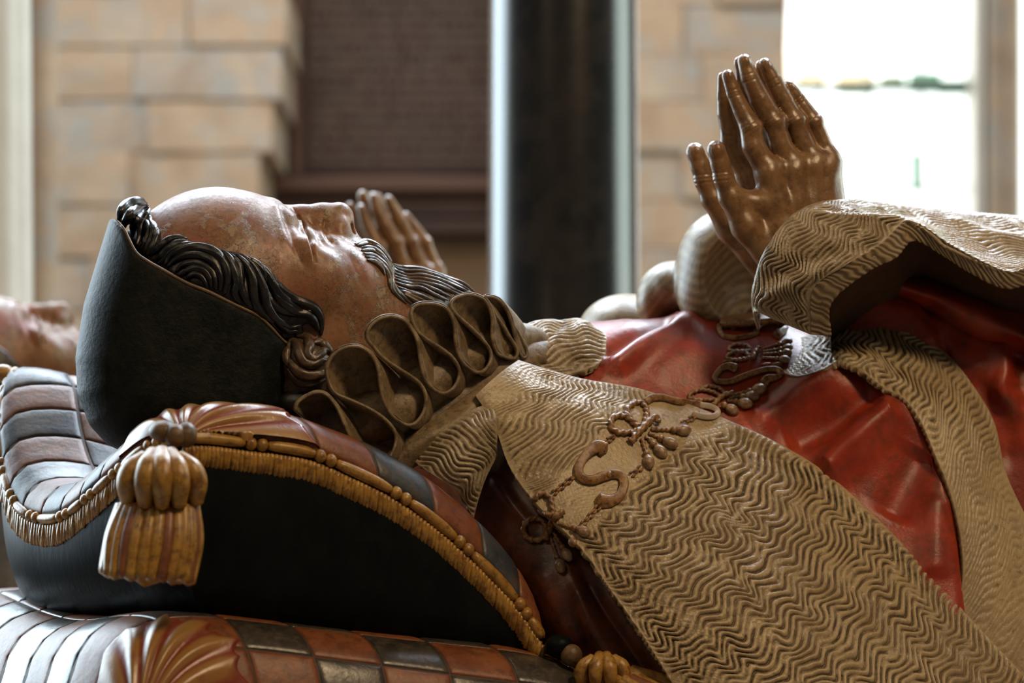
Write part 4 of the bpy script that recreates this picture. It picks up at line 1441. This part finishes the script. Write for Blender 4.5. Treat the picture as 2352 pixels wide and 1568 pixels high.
SX = [1870, 1995, 2130, 2260, 2430, 2700]
SLEEVE = [[(x, y, d) for x, y, d in zip(SX, ys, ds)] for ys, ds in [
    ([640, 575, 575, 600, 660, 780], [700, 690, 690, 690, 690, 690]),
    ([690, 602, 612, 655, 735, 870], [540, 500, 480, 470, 470, 470]),
    ([715, 622, 640, 690, 778, 920], [440, 385, 362, 350, 350, 350]),
    ([735, 652, 676, 728, 818, 960], [400, 330, 308, 298, 298, 298]),
    ([748, 680, 716, 776, 868, 1010], [412, 398, 388, 380, 380, 380]),
    ([770, 702, 738, 796, 892, 1040], [390, 344, 336, 330, 335, 335]),
    ([800, 760, 802, 864, 962, 1110], [372, 322, 314, 300, 305, 305]),
    ([860, 850, 930, 1000, 1084, 1230], [372, 342, 320, 300, 290, 290]),
    ([960, 1000, 1100, 1180, 1280, 1400], [362, 322, 300, 280, 260, 260]),
    ([1100, 1150, 1240, 1320, 1420, 1500], [340, 300, 280, 260, 240, 240])]]
P = patch(SLEEVE, 150, 170)
P = folds(P, [
              ([(1900, 720), (1990, 690), (2060, 700), (2120, 740), (2160, 810)], 30, 26), ([(2100, 700), (2150, 760), (2180, 830)], 13, -16), ([(2130, 712), (2230, 745), (2290, 790), (2310, 850), (2300, 900), (2345, 930)], 26, 30),
              ([(2330, 800), (2340, 870), (2380, 940)], 24, -16), ([(2230, 860), (2300, 960), (2320, 1080)], 30, -14)])
part('red_sleeve', shell(P, 10), MAT['red'], man)

UNDER = [[(1070, 1000, 80), (1150, 1000, 60), (1250, 1050, 30), (1420, 1150, 20)],
         [(1070, 1150, 50), (1170, 1150, 10), (1290, 1230, -50), (1460, 1330, -60)],
         [(1140, 1300, 20), (1230, 1330, -50), (1360, 1400, -115), (1540, 1480, -130)],
         [(1190, 1480, 0), (1300, 1500, -60), (1450, 1580, -145), (1640, 1660, -170)],
         [(1240, 1680, 0), (1380, 1690, -70), (1520, 1740, -150), (1740, 1800, -190)]]
P = patch(UNDER, 140, 120)
P = folds(P, [([(1130, 1090), (1180, 1160), (1230, 1220)], 16, 14), ([(1180, 1060), (1230, 1130)], 10, -10), ([(1330, 1290), (1390, 1400), (1470, 1520), (1540, 1640)], 20, -26), ([(1320, 1330), (1370, 1450), (1440, 1560)], 20, 18), ([(1240, 1300), (1290, 1420), (1330, 1500)], 26, 14)])
DC.add(P)
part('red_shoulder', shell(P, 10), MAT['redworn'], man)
DC.fill(3)

# linen and fur folds under the ruff
LINEN = [[(890, 1040, -70), (960, 985, -60), (1040, 930, -20), (1110, 880, 20)], [(905, 1062, -80), (980, 1010, -80), (1060, 958, -50), (1120, 905, 0)], [(930, 1085, -60), (1010, 1040, -50), (1080, 985, -20), (1130, 940, 10)]]
P = patch(LINEN, 40, 60)
part('neck_linen', shell(P, 12), MAT['ruff'], man)
ROLL = [[(940, 1052, -50), (1010, 992, -70), (1075, 945, -60), (1128, 925, -20)], [(985, 1085, -95), (1035, 1035, -112), (1090, 985, -100), (1140, 958, -50)],
        [(1050, 1130, -90), (1075, 1092, -112), (1108, 1045, -92), (1142, 1000, -45)], [(1088, 1190, -50), (1098, 1150, -62), (1115, 1100, -55), (1142, 1045, -28)]]
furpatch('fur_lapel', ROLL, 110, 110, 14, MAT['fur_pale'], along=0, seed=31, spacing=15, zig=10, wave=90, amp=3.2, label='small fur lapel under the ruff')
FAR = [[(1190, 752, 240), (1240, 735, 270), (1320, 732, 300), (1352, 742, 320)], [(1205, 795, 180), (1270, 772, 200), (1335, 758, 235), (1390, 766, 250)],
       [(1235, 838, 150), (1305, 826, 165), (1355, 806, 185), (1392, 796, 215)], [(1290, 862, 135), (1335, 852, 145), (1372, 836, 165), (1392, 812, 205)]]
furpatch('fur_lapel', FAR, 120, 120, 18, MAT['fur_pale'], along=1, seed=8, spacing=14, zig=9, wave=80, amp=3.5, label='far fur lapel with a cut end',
         defs=[([(1230, 800), (1270, 760), (1300, 735)], 14, -10), ([(1330, 830), (1340, 780), (1330, 740)], 20, 10)])

# near sleeve of fur
T_ = [(1733, 716, 95), (1733, 650, 75), (1762, 570, 55), (1815, 500, 75), (1880, 466, 120), (1960, 459, 230), (2110, 477, 380), (2250, 490, 420), (2420, 510, 430), (2800, 600, 440)]
A_ = [(1862, 768, 60), (1868, 664, 5), (1942, 610, -10), (2022, 560, 0), (2090, 508, 40), (2180, 560, 70), (2260, 602, 95), (2325, 624, 115), (2430, 612, 135), (2800, 700, 200)]
CUFF = []
for i, (t, a) in enumerate(zip(T_, A_)):
    t, a = np.array(t, float), np.array(a, float)
    back = t + np.array([6, 40, 150])
    m1 = t * 0.62 + a * 0.38 + np.array([-4 if i < 4 else 0, -2, -16])
    m2 = t * 0.25 + a * 0.75 + np.array([-2 if i < 4 else 0, -1, -10])
    CUFF.append([back, t, m1, m2, a])
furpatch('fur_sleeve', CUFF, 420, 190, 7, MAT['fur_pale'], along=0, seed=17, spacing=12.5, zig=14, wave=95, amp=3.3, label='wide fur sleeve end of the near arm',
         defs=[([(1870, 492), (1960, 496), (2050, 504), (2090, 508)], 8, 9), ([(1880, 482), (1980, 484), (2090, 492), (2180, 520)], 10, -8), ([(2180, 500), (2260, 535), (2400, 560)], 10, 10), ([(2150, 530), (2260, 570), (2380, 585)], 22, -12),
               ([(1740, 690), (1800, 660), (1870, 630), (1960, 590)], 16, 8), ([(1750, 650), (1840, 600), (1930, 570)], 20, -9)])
RIMC = []
for i, (a, b) in enumerate(zip(A_, [(1906, 772), (1908, 692), (1992, 622), (2055, 590), (2098, 550), (2165, 585), (2235, 628), (2312, 660), (2430, 652), (2800, 740)])):
    a = np.array(a, float)
    b = np.array([b[0], b[1], a[2] + 14], float)
    inn = b + np.array([4, -14, 110])
    deep = b + np.array([8, -40, 330])
    RIMC.append([a + np.array([0, 0, -2]), b, inn, deep])
P = patch([[r[0], r[1], r[1] + np.array([2, 1, 14])] for r in RIMC], 420, 40)
P2, g = fur(P, along=0, seed=23, spacing=11, zig=3, wave=40, amp=1.2)
uu_, vv_ = arclen(P)
g = 0.45 + 0.3 * np.sin(uu_ / 2.6 + vv_ / 9.0 + 2 * wob(uu_, vv_, 77, 60.0))
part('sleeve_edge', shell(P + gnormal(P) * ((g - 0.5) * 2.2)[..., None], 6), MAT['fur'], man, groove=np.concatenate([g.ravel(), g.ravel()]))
part('sleeve_inner_shade', sheet(patch([[r[1] + np.array([1, 0, 6]), r[1] + np.array([2, 6, 110]), r[1] + np.array([6, 100, 340])] for r in RIMC], 120, 30)), MAT['joint'], man)  # inside of the sleeve, its shade put into a dark colour

# far sleeve, far shoulder
Fs = Clay((1440, 450, 250), (1800, 820, 900), 7.0)
Fs.ell((1665, 610, 470), (112, 128, 150), 10)
Fs.ell((1640, 680, 440), (85, 80, 90), 30)
Fs.ell((1545, 660, 560), (68, 62, 110), 20)
Fs.ell((1500, 690, 560), (40, 62, 80), 20)
Fs.ell((1694, 640, 300), (80, 118, 150), 10, '-')
fs = smooth_mesh(Fs.mesh(), 2)
Vf = fs[0]
ph = (Vf[:, 1] * 0.8 + Vf[:, 0] * 0.35 + 12 * np.sin(Vf[:, 0] / 24) + 8 * np.sin(Vf[:, 2] / 30)) / 19
gf = 0.5 + 0.5 * np.cos(2 * math.pi * ph)
part('fur_sleeve', fs, MAT['fur'], man, groove=gf * 0.3 + 0.42, label='far fur sleeve behind the hands')
Sh = Clay((1280, 640, 480), (1680, 860, 1050), 8.0)
Sh.ell((1440, 760, 760), (112, 86, 160), 10)
Sh.ell((1560, 765, 720), (130, 82, 150), 30)
sh = smooth_mesh(Sh.mesh(), 2)
part('fur_shoulder', sh, MAT['fur_pale'], man, groove=np.full(len(sh[0]), 0.7), label='far shoulder under pale fur')

# body under the robe
tor = blob((1820, 1180, 420), (640, 300, 190), 40, 24)
part('torso', tor, MAT['redworn'], man)
part('robe_skirt', blob((3050, 1330, 640), (1000, 500, 430), 48, 28), MAT['red'], man)

# ------------------------------------------------------------------ hands
HK = 0.40
FING = {
    'index': [(1672, 174, 15), (1686, 214, 18), (1704, 253, 21), (1724, 291, 26), (1730, 335, 27), (1764, 392, 30)],
    'middle': [(1710, 140, 17), (1722, 177, 22), (1746, 228, 26), (1777, 278, 27), (1792, 330, 26), (1824, 388, 30)],
    'ring': [(1757, 147, 15), (1780, 189, 20), (1801, 228, 21), (1825, 275, 24), (1848, 330, 24), (1870, 376, 29)],
    'little': [(1812, 196, 12), (1837, 230, 15), (1869, 278, 20), (1890, 330, 21), (1906, 376, 26)],
}
THUMB = [(1651, 344, 22), (1660, 374, 22), (1667, 406, 24), (1684, 452, 27), (1722, 520, 34)]


def build_hand(far_side):
    Hn = Clay((1560, 95, 20), (2010, 700, 420), 3.1)

    def hzv(x, dz=0.0):
        return 190 + HK * (x - 1800) + dz

    def tf(x, y, r=0.0, lift=0.0):
        if far_side:
            f = np.interp(y, [120, 340, 640], [0, 1, 1])
            o = np.interp(y, [170, 200, 250, 320, 400, 500, 600], [9, 17, 36, 52, 46, 38, 26])
            return (x - o, y + 5, hzv(x) + 22 + 52 * f + lift)
        f = np.interp(y, [120, 340, 640], [0, 1, 1])
        return (x, y, hzv(x) - 14 - 22 * f - lift)
    sg = 1 if far_side else -1
    creases = []
    # palm and wrist
    for a, b, ra, rb in [((1764, 392), (1790, 520), 32, 42), ((1824, 388), (1835, 520), 34, 46), ((1870, 376), (1880, 520), 33, 46), ((1904, 378), (1908, 520), 28, 40),
                         ((1790, 520), (1838, 620), 44, 48), ((1880, 520), (1880, 620), 46, 46), ((1764, 392), (1870, 376), 28, 28), ((1760, 470), (1900, 470), 34, 34)]:
        Hn.cap(tf(*a), tf(*b), ra, rb, 18)
    for nm, pts in FING.items():
        q = [tf(x, y) for x, y, r in pts]
        for i in range(len(q) - 1):
            Hn.cap(q[i], q[i + 1], pts[i][2] * 0.99, pts[i + 1][2] * 0.99, 2)
        # knuckles
        kx, ky, kr = pts[3] if nm != 'little' else pts[2]
        Hn.ell(tf(kx + 4, ky, lift=8), (kr * 0.95, kr * 0.7, kr * 0.95), 10)
        kx, ky, kr = pts[-1]
        Hn.ell(tf(kx + 4, ky - 4, lift=13), (22, 28, 22), 18)
        # nail
        x, y, r = pts[0]
        Hn.ell(tf(x + 3, y + 2, lift=r * 0.95), (r * 0.55, r * 0.85, 4), 3)
        for j in (1, 3) if nm != 'little' else (1, 2):
            x, y, r = pts[j]
            x0, y0 = pts[j - 1][:2]
            tx, ty = x - x0, y - y0
            L = math.hypot(tx, ty)
            tx, ty = tx / L, ty / L
            for o in (-7, 0, 7):
                c = tf(x + tx * o, y + ty * o)
                creases.append(([(c[0] - r * 0.7 * ty, c[1] + r * 0.7 * tx), (c[0] + r * 0.75 * ty, c[1] - r * 0.75 * tx)], 2.4, -1.3))
    q = [tf(x, y) for x, y, r in THUMB]
    q = [(a - (6 if not far_side else 4), b, c - sg * 2) for a, b, c in q]
    for i in range(len(q) - 1):
        Hn.cap(q[i], q[i + 1], THUMB[i][2], THUMB[i + 1][2], 8)
    Hn.cap(q[-1], tf(1800, 610), 34, 48, 20)
    Hn.cap(q[-2], tf(1760, 470), 22, 30, 16)
    Hn.ell((q[0][0] + 2, q[0][1] + 2, q[0][2] - 19), (13, 17, 5), 3)
    for o in (-9, 0, 9):
        c = q[2]
        creases.append(([(c[0] - 26, c[1] + o + 2), (c[0] + 16, c[1] + o - 3)], 2.6, -1.5))
    # tendons on the back of the hand
    for (a, b) in (((1770, 400), (1820, 540)), ((1826, 396), (1845, 540)), ((1872, 384), (1875, 540)), ((1904, 386), (1900, 540))):
        Hn.cap(tf(*a, lift=26), tf(*b, lift=34), 9, 9, 22)
    return relief(smooth_mesh(Hn.mesh(), 2, 0.4), creases)


hand_near, hand_far = build_hand(False), build_hand(True)
part('hand', hand_near, MAT['hand'], man, label='near hand, its back to the viewer')
part('hand', hand_far, MAT['hand'], man, label='far hand pressed against the near one')

# ------------------------------------------------------------------ collar of letters and knots
collar = thing('livery_collar', 'gilded chain collar of S letters and knotted cords across the fur and the red chest', 'necklace', tuple(W(np.array([1500.0, 1100.0, 0.0]))), None)
C6 = (1180, 900, 3.734)
C7 = (1540, 690, 5.0575)


def laid(pts, fr, lift):
    return DC.lay(cs(pts, *fr), lift)


def letter_s(pts, fr, r, lift=6.0, ends=1.7, mat='chain'):
    p = laid(pts, fr, lift)
    part('letter_s', tube(p, [r * ends, r * 1.05, r, r, r * 1.05, r, r, r * 1.05, r * ends], 16, 60, flat=0.7, sq=0.45), MAT[mat], collar)


def rope(pts, fr, r, parent, lift=7.0, name='cord_loop'):
    p = laid(pts, fr, lift)
    L = np.linalg.norm(np.diff(p, axis=0), axis=1).sum()
    return part(name, tube(p, r, 10, int(max(14, L / 2.2)), twist=2 * math.pi / (r * 2.6) * 0.5, lobes=2, lobe_amp=0.24), MAT['chain'], parent)


def cord_tassel(parent, a, b, fr, r, mat='chain'):
    """beaded cord from a ending in a small acorn tassel at b"""
    p = laid([a, ((a[0] * 2 + b[0]) / 3, (a[1] * 2 + b[1]) / 3), ((a[0] + b[0] * 2) / 3, (a[1] + b[1] * 2) / 3), b], fr, 5.0)
    rope([a, ((a[0] + b[0]) / 2, (a[1] + b[1]) / 2), b], fr, r * 0.36, parent, 4.0, 'tassel_cord')
    d = p[-1] - p[-4]
    d /= np.linalg.norm(d) + 1e-6
    e = p[-1]
    part('bead', blob(e - d * r * 1.5 + [0, 0, -r * 0.4], (r * 0.62, r * 0.62, r * 0.62), 10, 8), MAT['chain'], parent)
    part('acorn', tube([e - d * r * 0.9 + [0, 0, -r * 0.4], e - d * r * 0.2 + [0, 0, -r * 0.5], e + d * r * 0.7 + [0, 0, -r * 0.5], e + d * r * 1.5 + [0, 0, -r * 0.3]], [r * 0.6, r, r * 1.0, r * 0.55], 10, 12), MAT[mat], parent)


def links(a, b, fr, n, r=3.4, gap=9.0):
    p = laid([a, ((a[0] + b[0]) / 2, (a[1] + b[1]) / 2), b], fr, 4.0)
    P_ = cr(p, n * 2 + 1)
    for k in range(n):
        q0, q1 = P_[2 * k], P_[2 * k + 2]
        d = q1 - q0
        nrm = np.array([-d[1], d[0], 0]) / (np.linalg.norm(d[:2]) + 1e-6) * gap * 0.5
        for sg in (-1, 1):
            o = nrm * sg * (1 if k % 2 == 0 else 0.45)
            part('chain_link', tube([q0 + d * 0.06 + o, (q0 + q1) / 2 + o * 1.15 + [0, 0, -1.5], q1 - d * 0.06 + o], [r * 0.8, r, r * 0.8], 7, 6), MAT['chain'], collar)


def knot(fr, loops, bars, tass, r, tr):
    base = rope(loops[0], fr, r, collar, 7.0, 'knot')
    for lp in loops[1:]:
        rope(lp, fr, r, base)
    for b in bars:
        rope(b, fr, r * 1.25, base, 13.0, 'cord_bar')
    for a, b in tass:
        cord_tassel(base, a, b, fr, tr, 'acorn')


# on the near fur
letter_s([(775, 495), (715, 470), (640, 520), (580, 595), (555, 670), (585, 735), (670, 755), (760, 725), (840, 705), (905, 712), (945, 760), (935, 840), (890, 905), (830, 935), (770, 940), (725, 930)], C6, 11.0)
part('letter_band', blob(laid([(815, 690), (816, 705), (818, 730)], C6, 12)[6], (8, 9, 7), 10, 8, 0.3), MAT['chain'], collar)
knot(C6, [[(320, 1060), (225, 1020), (180, 950), (200, 885), (260, 870), (310, 905), (330, 980), (345, 1060)], [(275, 1170), (255, 1110), (190, 1080), (115, 1105), (85, 1175), (120, 1250), (200, 1270), (265, 1230), (275, 1170)]],
     [[(265, 1260), (320, 1140), (370, 1060), (425, 1020)]],
     [((370, 1120), (585, 1190)), ((360, 1160), (510, 1285)), ((340, 1200), (450, 1385)), ((310, 1240), (395, 1480))], 6.4, 12.5)
knot(C6, [[(1090, 300), (1000, 230), (972, 150), (1030, 95), (1100, 95), (1140, 160), (1130, 240), (1100, 310)], [(1060, 300), (980, 220), (900, 200), (840, 230), (840, 310), (900, 345), (990, 345), (1060, 330)]],
     [[(1005, 420), (1060, 350), (1130, 280), (1200, 220), (1250, 255)]],
     [((1180, 320), (1440, 325)), ((1160, 350), (1330, 430)), ((1130, 380), (1250, 500)), ((1100, 400), (1155, 590))], 6.6, 13.5)
links((335, 870), (515, 725), C6, 6)
links((585, 1140), (735, 975), C6, 5)
links((735, 460), (870, 375), C6, 4)
links((1000, 715), (1100, 640), C6, 3)
links((1440, 275), (1600, 185), C6, 5)
# the letter turning over the edge of the fur
letter_s([(1130, 85), (1190, 48), (1280, 46), (1380, 72), (1500, 92), (1610, 110)], C6, 8.0, 7.0, 1.1, 'chain')
letter_s([(1600, 110), (1690, 126), (1745, 158), (1740, 195), (1690, 212), (1620, 208), (1540, 185)], C6, 7.0, 8.0, 1.0, 'bone')
# on the red chest
knot(C7, [[(560, 1150), (430, 1150), (300, 1150), (215, 1120), (260, 1060), (370, 1035), (490, 1060), (580, 1110)], [(340, 1035), (400, 1000), (490, 995), (570, 1020), (630, 1070)]],
     [[(500, 1210), (560, 1140), (640, 1085), (730, 1070)]],
     [((680, 1110), (1010, 1030)), ((680, 1130), (930, 1110)), ((660, 1160), (850, 1190)), ((600, 1200), (700, 1260))], 4.6, 13.0)
letter_s([(760, 790), (690, 760), (610, 775), (545, 840), (510, 905), (570, 940), (700, 935), (830, 885), (960, 838), (1100, 800), (1220, 795), (1285, 835), (1230, 890), (1130, 905), (1085, 960)], C7, 6.6)
knot(C7, [[(930, 560), (880, 520), (780, 505), (700, 530), (680, 570), (760, 590), (930, 580)], [(920, 640), (860, 600), (760, 590), (680, 620), (660, 665), (760, 690), (920, 660)]],
     [[(960, 660), (990, 590), (1030, 535)]],
     [((1070, 560), (1340, 485)), ((1080, 590), (1345, 550)), ((1080, 620), (1335, 605)), ((1070, 660), (1310, 680))], 4.2, 9.5)
letter_s([(740, 310), (660, 280), (580, 285), (570, 340), (620, 415), (760, 430), (900, 412), (1000, 380), (990, 330), (1060, 275), (1160, 252), (1270, 265), (1340, 310), (1300, 355), (1225, 410)], C7, 6.2)
links((1050, 770), (1300, 735), C7, 2)
links((620, 740), (720, 700), C7, 2)
# jewel at the middle of the collar and the far knots beyond it
jc = laid([(600, 215), (900, 185), (1240, 160)], C7, 0)
jl = part('jewel', shell(patch([[(1655, 722, 440), (1730, 712, 450), (1795, 708, 470)], [(1652, 730, 370), (1730, 723, 372), (1800, 716, 390)], [(1655, 741, 340), (1732, 735, 338), (1804, 726, 350)]], 14, 24), 14), MAT['chain'], collar, label='dark gilt jewel lying flat at the middle')
for x, y, d, r in [(1605, 728, 400, 11), (1622, 724, 410, 11), (1638, 730, 395, 12), (1560, 722, 420, 9), (1578, 718, 430, 9), (1625, 711, 520, 7), (1645, 708, 520, 7), (1668, 707, 520, 8), (1600, 722, 440, 9)]:
    part('bead', blob((x, y, d), (r * 1.3, r * 0.8, r), 10, 8), MAT['chain'], collar)

# ------------------------------------------------------------------ the second effigy beyond
KF = 0.74
FAR_D = 2080.0
wife = thing('far_effigy', 'second painted effigy lying beyond, blurred head and praying hands', 'statue', tuple(W(np.array([500.0, 1100.0, FAR_D]))))


def beyond(M, rx, ry, tx, ty, d0):
    V = M[0].copy()
    V[:, 0] = tx + (V[:, 0] - rx) * KF
    V[:, 1] = ty + (V[:, 1] - ry) * KF
    V[:, 2] = FAR_D + (V[:, 2] - d0)
    return (V, M[1], M[2])


part('head', beyond(head_mesh, 560, 435, -20, 672, 80), MAT['skin'], wife)
part('hair', beyond(hair_mesh, 560, 435, -20, 672, 80), MAT['hair'], wife)
part('cap', beyond(cap_mesh, 560, 435, -20, 672, 80), MAT['cap'], wife)
part('hand', beyond(hand_near, 1640, 125, 806, 442, 190), MAT['hand'], wife)
part('hand', beyond(hand_far, 1640, 125, 788, 434, 190), MAT['hand'], wife)
part('robe', blob((760, 1080, FAR_D + 120), (760, 320, 420), 40, 24), MAT['redworn'], wife)
wp = thing('far_pillow', 'dark pillow under the blurred head of the second effigy', 'pillow', tuple(W(np.array([-40.0, 1150.0, FAR_D]))))
part('cushion', blob((-60, 1440, FAR_D + 40), (330, 348, 420), 30, 18), MAT['blue'], wp)
